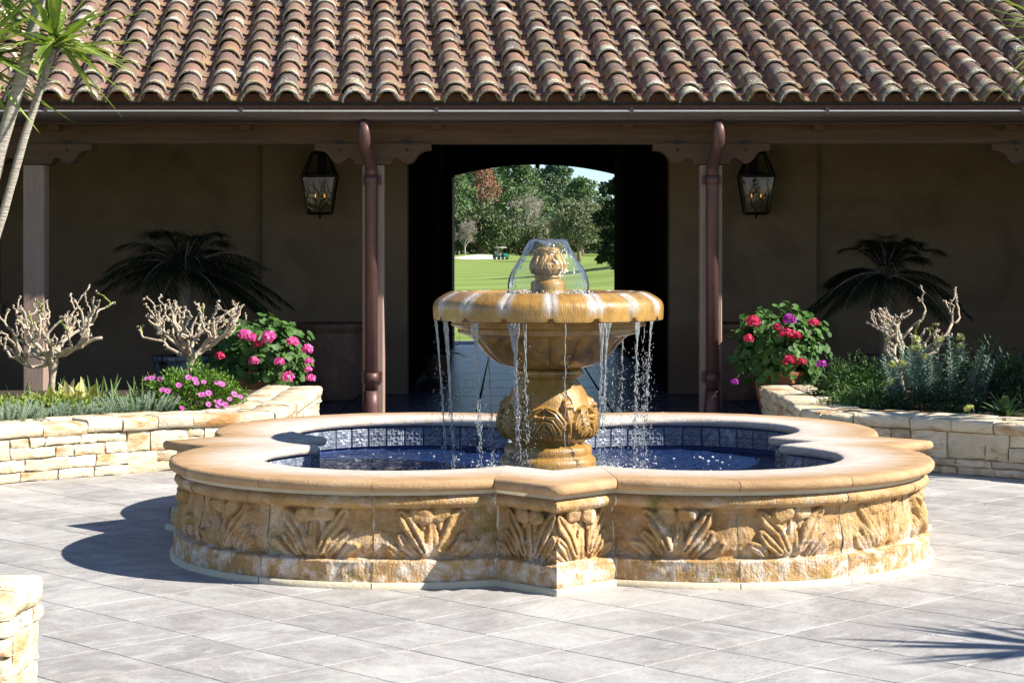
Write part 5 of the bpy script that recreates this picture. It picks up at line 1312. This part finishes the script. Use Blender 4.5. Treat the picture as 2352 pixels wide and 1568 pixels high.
# right bed
t, hs = spikes('spurge', 'grey-blue spurge with round lime flower heads in the right bed', 'spurge', 2160, 900, 18.0, .42, .26, 44, .68, L_['euph'], .085, .017, 60)
for k, (fu, fv) in enumerate(((2104, 780), (2157, 781), (2109, 799), (2122, 820), (2206, 775), (2206, 797), (2048, 838), (2072, 836), (2045, 877), (2096, 800))):
    q = at(fu, fv, 17.72); cpt = np.array((q.x - t.location.x, q.y - t.location.y, q.z - .40)); n = 60; D = rdir(n, -.5); V, F = discs(cpt + D * .032, unit(D + RNG.normal(size=D.shape) * .5), .014, 6, .2, .1); f = link('flower_head', fastmesh('flower_head', V, F, L_['head']), t)
    n = 46; P = cpt + np.stack([RNG.normal(size=n) * .012, RNG.normal(size=n) * .012, -.02 - RNG.uniform(0, .30, n)], 1); D = np.stack([RNG.normal(size=n), RNG.normal(size=n), RNG.uniform(-.3, .8, n)], 1); V, F = leaves(P, D, .075, .013, .1); link('stem_leaves', fastmesh('stem_leaves', V, F, L_['euph']), f)
def bush(name, lab, cat, u, y, rx, ry, rz, n, ls, lw, mat, group=None, z0=.40):
    c = at(u, 900, y); t = thing(name, lab, cat, (c.x, y, z0), group); P, D = mound_pts(n, rx, ry, rz, -.15); V, F = leaves(P, unit(D * .6 + RNG.normal(size=P.shape) * .6 + (0, 0, .2)), RNG.uniform(.7, 1.3, len(P)) * ls, lw); V2, F2 = leaves(P * .75, unit(D * .6 + RNG.normal(size=P.shape) * .6), RNG.uniform(.7, 1.3, len(P)) * ls, lw)
    V, F = join([(V, F), (V2, F2)]); link('foliage', fastmesh('foliage', V, F, L_[mat]), t); return t
bush('leafy_shrub', 'feathery divided-leaf shrub next to the red geranium', 'shrub', 1960, 18.9, .42, .35, .42, 1900, .05, .016, 'fern')
bush('leafy_shrub', 'low divided-leaf ground cover along the right planter wall', 'shrub', 1990, 17.9, .42, .40, .20, 1500, .045, .015, 'fern')
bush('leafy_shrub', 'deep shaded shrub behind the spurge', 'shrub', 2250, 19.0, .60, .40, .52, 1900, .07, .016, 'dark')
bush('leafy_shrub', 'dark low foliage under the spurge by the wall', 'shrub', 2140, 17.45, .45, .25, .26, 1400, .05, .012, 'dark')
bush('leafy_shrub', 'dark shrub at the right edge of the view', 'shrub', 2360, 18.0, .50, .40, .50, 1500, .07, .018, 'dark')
c = at(2310, 940, 17.0); t = thing('rosette_plant', 'broad-leaved green rosette plant at the right edge of the bed', 'plant', (c.x, 17.0, .40)); n = 30; D = rdir(n, .12); V, F = straps(np.zeros((n, 3)), D, RNG.uniform(.20, .34, n), .085, .35, 6); link('foliage', fastmesh('foliage', V, F, L_['mull'], True), t)
c = at(2226, 938, 16.75); t = thing('primrose', 'small pale yellow primrose on the edge of the right wall', 'flower', (c.x, 16.75, .42)); q = np.array((0, 0, c.z - .42)); n = 16; D = rdir(n, -.2); V, F = discs(q + D * .035, unit(D + np.array((0, -.5, .2))), .022, 6, .1, .1); link('petals', fastmesh('petals', V, F, L_['yellow']), t); MB().tube([(0, 0, -.02), tuple(q)], .004, 4).build('stalk', L_['iris'], t)

# ------------------------------------------------------------------ yuccas
def yucca(name, label, base, stems, heads, leaf=.62, nl=70):
    t = thing(name, label, 'yucca', base)
    for pts, r in stems:
        P = [Vector(p) - Vector(base) for p in pts]; fine = []
        for i in range(len(P) - 1):
            for k in range(10): fine.append(P[i].lerp(P[i + 1], k / 10))
        fine.append(P[-1]); mb = MB().tube(fine, [r * (1.1 - .25 * i / len(fine)) * (1 + .06 * nz3(i * 2.1, r * 50, 0)) for i in range(len(fine))], 12)
        if r < .045:
            for i in range(40, len(fine) - 2) if len(fine) > 50 else range(8, len(fine) - 1):
                for _ in range(4):
                    a = random.uniform(0, 2 * PI); q = fine[i] + Vector((math.cos(a), math.sin(a), 0)) * r * .9; mb.tube([q, q + Vector((math.cos(a) * .04, math.sin(a) * .04, random.uniform(-.01, .04)))], [.012, .003], 4)
        mb.build('trunk', M['yuccabark'], t)
    for c, n, sc in heads:
        cc = np.array(Vector(c) - Vector(base)); D = rdir(n, -.75); D[:, 2] += .05; Lf = leaf * sc * RNG.uniform(.75, 1.25, len(D)); P = cc + unit(D) * .03 + np.stack([np.zeros(len(D)), np.zeros(len(D)), RNG.uniform(-.10, .06, len(D)) * sc], 1)
        V, F = straps(P, D, Lf, .080 * sc, RNG.uniform(.0, .22, len(D)), 6); link('leaf_rosette', fastmesh('leaf_rosette', V, F, L_['yucca'], True), t)
YD = 16.5
def q_(u, v, y=YD): return tuple(at(u, v, y))
b0 = at(-175, 0, YD)
yucca('yucca', 'tall leaning yucca with pale trunks and spiky green rosettes at the upper left', (b0.x, YD, .40),
      [([(b0.x, YD, .40), q_(-60, 590), q_(0, 345), q_(45, 190), q_(98, -20), q_(125, -140)], .056), ([(b0.x + .12, YD + .1, .40), q_(-40, 640, YD + .1), q_(8, 490, YD + .1), q_(55, 320, YD + .1), q_(92, 205, YD + .1), q_(122, 112, YD + .1)], .036), ([(b0.x - .15, YD - .3, .40), q_(-190, 300, YD - .2), q_(-80, 120, YD - .2)], .05)],
      [(q_(124, 92, YD + .1), 75, 1.0), (q_(-75, 120, YD - .2), 75, 1.12), (q_(130, -170), 60, 1.0), (q_(-10, -40, YD + .5), 50, .9)], .74)
b1 = (6.1, 16.3, .40)
yucca('yucca', 'yucca whose leaf tips show in the top right corner', b1,
      [([b1, (5.9, 16.3, 1.6), (5.4, 16.4, 2.9), (4.72, 16.5, 3.62)], .055), ([(6.3, 16.3, .4), (6.5, 16.5, 1.9), (6.7, 16.6, 2.95)], .055), ([(6.2, 16.0, .4), (6.1, 15.8, 1.6), (6.0, 15.6, 2.6)], .045), ([(6.5, 17.0, .4), (6.9, 17.2, 1.5), (7.0, 17.3, 2.5)], .045), ([(6.9, 18.0, .4), (7.0, 18.2, 1.5), (7.0, 18.3, 2.3)], .045)],
      [((4.70, 16.5, 3.70), 70, 1.0), ((6.7, 16.6, 3.0), 80, 1.1), ((6.0, 15.6, 2.7), 80, 1.0), ((7.0, 17.3, 2.6), 70, 1.0), ((7.0, 18.3, 2.4), 60, 1.0)], .68)
b2 = (6.4, 8.15, 0.0)
yucca('yucca', 'yucca beyond the right of the view casting spiky shadows on the near paving', b2, [([b2, (6.3, 8.15, 1.5), (6.12, 8.15, 2.8)], .06), ([b2, (6.8, 8.2, 1.4), (7.2, 8.3, 2.9)], .06)], [((6.1, 8.15, 2.85), 44, 1.0), ((7.2, 8.3, 3.0), 60, 1.1)], .7)
# ------------------------------------------------------------------ trees beyond the passage
def tree(name, label, u, y, vtop, vbase, wpx, kind, mat, seed, n=3200, group='trees beyond the golf course', trunk_frac=.3, dens=1.0, leafs=None):
    rg = random.Random(seed); global RNG; RNG = np.random.default_rng(seed)
    x = at(u, 0, y).x; z0 = terr(x, y); H = at(u, vtop, y).z - z0; W = wpx / 4500 * y / 2
    t = thing(name, label, 'tree', (x, y, z0), group); zb = H * trunk_frac
    mb = MB(); lean = rg.uniform(-.04, .04) * H; tr = H * .022 + .10
    mb.tube([(0, 0, -.3), (lean * .1, 0, H * .2), (lean * .5, 0, H * .55), (lean, 0, H * .93)], [tr * 1.25, tr, tr * .7, tr * .2], 8)
    cl = []
    nc = 20 if kind != 'pine' else 24
    for k in range(nc):
        f = (k + .5) / nc; a = k * 2.4 + rg.uniform(-.4, .4)
        if kind == 'pine':
            h = zb + (H - zb) * f; rr = W * (1.05 - .78 * f) * rg.uniform(.35, 1.0); s_ = W * (.42 - .16 * f) * rg.uniform(.8, 1.2); c = Vector((math.cos(a) * rr, math.sin(a) * rr, h)); sz = .55
        else:
            th = math.acos(1 - 1.65 * f); c = Vector((math.cos(a) * math.sin(th) * W * .78, math.sin(a) * math.sin(th) * W * .78, zb + (H - zb) * (.42 + .42 * math.cos(th)) * rg.uniform(.9, 1.08))); s_ = W * .36 * rg.uniform(.75, 1.2); sz = .7
        c.z = min(c.z, H - s_ * sz * .6); cl.append((c, s_, sz)); q = Vector((lean * .4, 0, max(zb * .6, c.z - s_ * 1.2))); mb.tube([q, q.lerp(c, .55) + Vector((0, 0, .1)), c], [tr * .35, tr * .22, tr * .08], 5)
    mb.build('trunk', M['bark'], t)
    P, D = [], []
    per = int(n * 1.35 * dens / nc)
    for c, s_, sz in cl:
        d = rdir(per, -.8); P.append(np.array(c) + d * s_ * RNG.uniform(.45, 1.05, (len(d), 1)) * np.array((1, 1, sz))); D.append(d + RNG.normal(size=d.shape) * .7)
    P = np.concatenate(P); D = np.concatenate(D); ls = leafs or max(.4, W * .125)
    V, F = leaves(P, D, RNG.uniform(.6, 1.3, len(P)) * ls, ls * .55); link('crown', fastmesh('crown', V, F, L_[mat]), t)
    return t
def bare(label, u, y, vtop, wpx, seed):
    rg = random.Random(seed); x = at(u, 0, y).x; z0 = terr(x, y); H = at(u, vtop, y).z - z0; W = wpx / 4500 * y / 2
    t = thing('bare_tree', label, 'tree', (x, y, z0), 'trees beyond the golf course'); mb = MB(); tw = []
    def br(p, d, L, r, lev):
        q = p + d * L; mb.tube([p, p.lerp(q, .5) + Vector((rg.gauss(0, .04), rg.gauss(0, .04), 0)) * L, q], [r, r * .8, r * .6], 4, False)
        if lev == 0: tw.append(q); return
        for _ in range(3):
            nd = (d + Vector((rg.gauss(0, .6), rg.gauss(0, .6), rg.gauss(.1, .35)))).normalized(); br(p.lerp(q, rg.uniform(.5, 1)), nd, L * rg.uniform(.55, .8), r * .55, lev - 1)
    br(Vector((0, 0, 0)), Vector((0, 0, 1)), H * .36, .22, 4); br(Vector((0, 0, H * .3)), Vector((.15, 0, 1)).normalized(), H * .3, .15, 4)
    mb.build('branches', L_['pale'], t); P = np.array([tuple(q) for q in tw]); P = np.repeat(P, 10, 0) + RNG.normal(size=(len(P) * 10, 3)) * H * .035
    V, F = leaves(P, RNG.normal(size=P.shape), .6, .05); link('twigs', fastmesh('twigs', V, F, L_['pale']), t)
tree('pine_tree', 'tall dark pine at the left edge of the arch opening', 1050, 372, 372, 590, 110, 'pine', 'pine', 1)
tree('pine_tree', 'tall pine behind the reddish dead tree', 1105, 395, 362, 590, 120, 'pine', 'pine2', 2)
tree('dead_pine', 'pine with rust-brown dead needles near the top left of the arch', 1112, 378, 378, 590, 80, 'pine', 'brown', 3, 1500, trunk_frac=.62)
tree('pine_tree', 'tallest green pine left of the arch crown', 1190, 385, 346, 590, 140, 'pine', 'pine', 4, 4200)
tree('pine_tree', 'broad green pine right of the arch crown', 1280, 390, 356, 590, 130, 'pine', 'pine2', 5, 4000)
tree('pine_tree', 'lower pine with sky above it on the right of the arch', 1335, 372, 412, 590, 120, 'pine', 'pine', 6, 3800)
tree('pine_tree', 'small pine beside the dark near oak', 1392, 366, 452, 590, 90, 'pine', 'pine2', 7)
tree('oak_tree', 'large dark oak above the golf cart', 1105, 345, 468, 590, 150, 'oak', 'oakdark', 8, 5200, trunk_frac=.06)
tree('oak_tree', 'grey-green rounded oak behind the water dome', 1250, 348, 508, 590, 100, 'oak', 'oak', 9, 3600, trunk_frac=.1)
tree('oak_tree', 'spreading grey-green oak with a thick bare trunk on the right fairway', 1330, 268, 455, 600, 118, 'oak', 'oak', 10, 5600, trunk_frac=.24)
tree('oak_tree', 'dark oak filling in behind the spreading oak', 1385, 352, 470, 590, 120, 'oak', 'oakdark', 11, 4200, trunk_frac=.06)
tree('willow_tree', 'pale yellow-green tree at the far left of the arch opening', 1050, 350, 520, 590, 50, 'oak', 'lightgreen', 12, 1500, trunk_frac=.08)
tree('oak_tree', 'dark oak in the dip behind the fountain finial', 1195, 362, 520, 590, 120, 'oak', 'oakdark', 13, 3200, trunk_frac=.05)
for k, (u_, v_, y_, m_, lab) in enumerate(((1140, 372, 420, 'pine', 'dense pine in the back row left of the middle'), (1235, 392, 425, 'pine2', 'dense pine in the back row under the arch crown'), (1310, 440, 420, 'pine', 'dense pine in the back row right of the middle'), (1075, 392, 425, 'pine2', 'dense pine in the back row at the left'))):
    tree('pine_tree', lab, u_, y_, v_, 590, 120, 'pine', m_, 40 + k, 4200, trunk_frac=.08)
for k, (u_, w_, v_) in enumerate(((1060, 90, 545), (1130, 100, 550), (1200, 110, 548), (1275, 100, 545), (1350, 110, 548), (1410, 90, 545))):
    tree('shrub', ('low dark thicket number %s along the far edge of the fairway, counted from the left' % ('one', 'two', 'three', 'four', 'five', 'six')[k]), u_, 398, v_, 590, w_, 'oak', 'oakdark', 60 + k, 1500, trunk_frac=.0)
bare('pale leafless tree in the middle of the wood', 1208, 352, 425, 80, 15); bare('small bare tree by the bunker', 1068, 333, 505, 40, 16)
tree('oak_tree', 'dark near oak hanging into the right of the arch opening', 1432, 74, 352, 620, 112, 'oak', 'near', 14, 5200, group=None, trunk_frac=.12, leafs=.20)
tree('oak_tree', 'oak beyond the right jamb shading the fairway', 1600, 128, 300, 650, 240, 'oak', 'oakdark', 17, 2600, group=None, trunk_frac=.3)

# ------------------------------------------------------------------ golf cart with its driver
cy_ = 300.0; cxp = at(1150, 0, cy_).x; cz = terr(cxp, cy_)
M['cartgreen'] = plain('green_cart_body', (0.012, 0.10, 0.07), 0.35); M['cartwhite'] = plain('cream_cart_roof', (0.75, 0.72, 0.64), 0.5); M['tyre'] = plain('tyre_rubber', (0.02, 0.02, 0.02), 0.8); M['skin'] = plain('skin_and_pale_shirt', (0.45, 0.36, 0.30), 0.7)
ct = thing('golf_cart', 'small green golf cart with a cream roof parked beside the sand bunker', 'golf cart', (cxp, cy_, cz), rotz=R(-35))
MB().add([(x, y, z) for y in (-.58, .58) for x, z in ((-1.15, .35), (1.1, .35), (1.15, .62), (.85, .95), (.55, .98), (.45, .45), (-.25, .45), (-.3, .75), (-1.1, .80))],
         [(0, 1, 2, 3, 4, 5, 6, 7, 8)[::1], (17, 16, 15, 14, 13, 12, 11, 10, 9)] + [(i, i + 9, (i + 1) % 9 + 9, (i + 1) % 9) for i in range(9)], True).build('cart_body', M['cartgreen'], ct, False)
MB().box((-.30, -.52, .75), (-.75, .52, .86)).box((-.78, -.52, .86), (-.90, .52, 1.30)).build('cart_seat', M['cartwhite'], ct, False)
MB().lathe([(.0, .09), (.55, .085), (1.0, .05), (1.03, .0), (.9, -.01)], 24).build('cart_roof', M['cartwhite'], ct).location = (-.05, 0, 1.82)
ct.children[-1].scale = (1.05, .66, 1)
for sx, sy in ((.80, .5), (.80, -.5), (-.85, .5), (-.85, -.5)): MB().tube([(sx, sy, .8), (sx * .9, sy, 1.82)], .022, 6).build('roof_post', M['iron'], ct)
for sx, sy in ((.78, .55), (.78, -.55), (-.75, .55), (-.75, -.55)):
    wv = MB().tube([(sx, sy - .10, .23), (sx, sy + .10, .23)], .23, 16).build('wheel', M['tyre'], ct)
    MB().tube([(sx, sy - .108, .23), (sx, sy + .108, .23)], .11, 10).build('rim', M['cartwhite'], wv)
MB().tube([(.55, .22, .95), (.36, .22, 1.10)], .02, 6).build('steering_column', M['iron'], ct)
MB().box((-1.25, -.42, .75), (-.95, .42, 1.55)).build('golf_bags', M['tyre'], ct, False)
bm = bmesh.new(); sk = bm.verts.layers.skin.verify()
J = [((-.52, 0, .92), .17, -1), ((-.56, 0, 1.15), .16, 0), ((-.55, 0, 1.38), .18, 1), ((-.53, 0, 1.50), .06, 2), ((-.51, 0, 1.60), .105, 3), ((-.50, 0, 1.70), .10, 4)]
for s_ in (-1, 1):
    o = len(J); J += [((-.55, s_ * .19, 1.40), .07, 2), ((-.40, s_ * .24, 1.18), .055, o), ((-.10, s_ * .18, 1.10), .045, o + 1), ((.36, s_ * .10, 1.12), .035, o + 2)]
    o = len(J); J += [((-.45, s_ * .11, .92), .10, 0), ((-.02, s_ * .15, .95), .08, o), ((.10, s_ * .14, .55), .06, o + 1), ((.26, s_ * .14, .50), .045, o + 2)]
vs = []
for (p, r, par) in J:
    v = bm.verts.new(p); v[sk].radius = (r, r); vs.append(v)
    if par >= 0: bm.edges.new((vs[par], v))
vs[0][sk].use_root = True
me = bpy.data.meshes.new('person'); bm.to_mesh(me); bm.free(); me.materials.append(M['skin'])
po = link('person', me); po.location = (cxp, cy_, cz); po.rotation_euler = (0, 0, R(-35)); po.modifiers.new('skin', 'SKIN'); po.modifiers.new('sub', 'SUBSURF').levels = 1; po.modifiers['sub'].render_levels = 1
tag(po, 'person in a pale top sitting at the wheel of the golf cart', 'person')
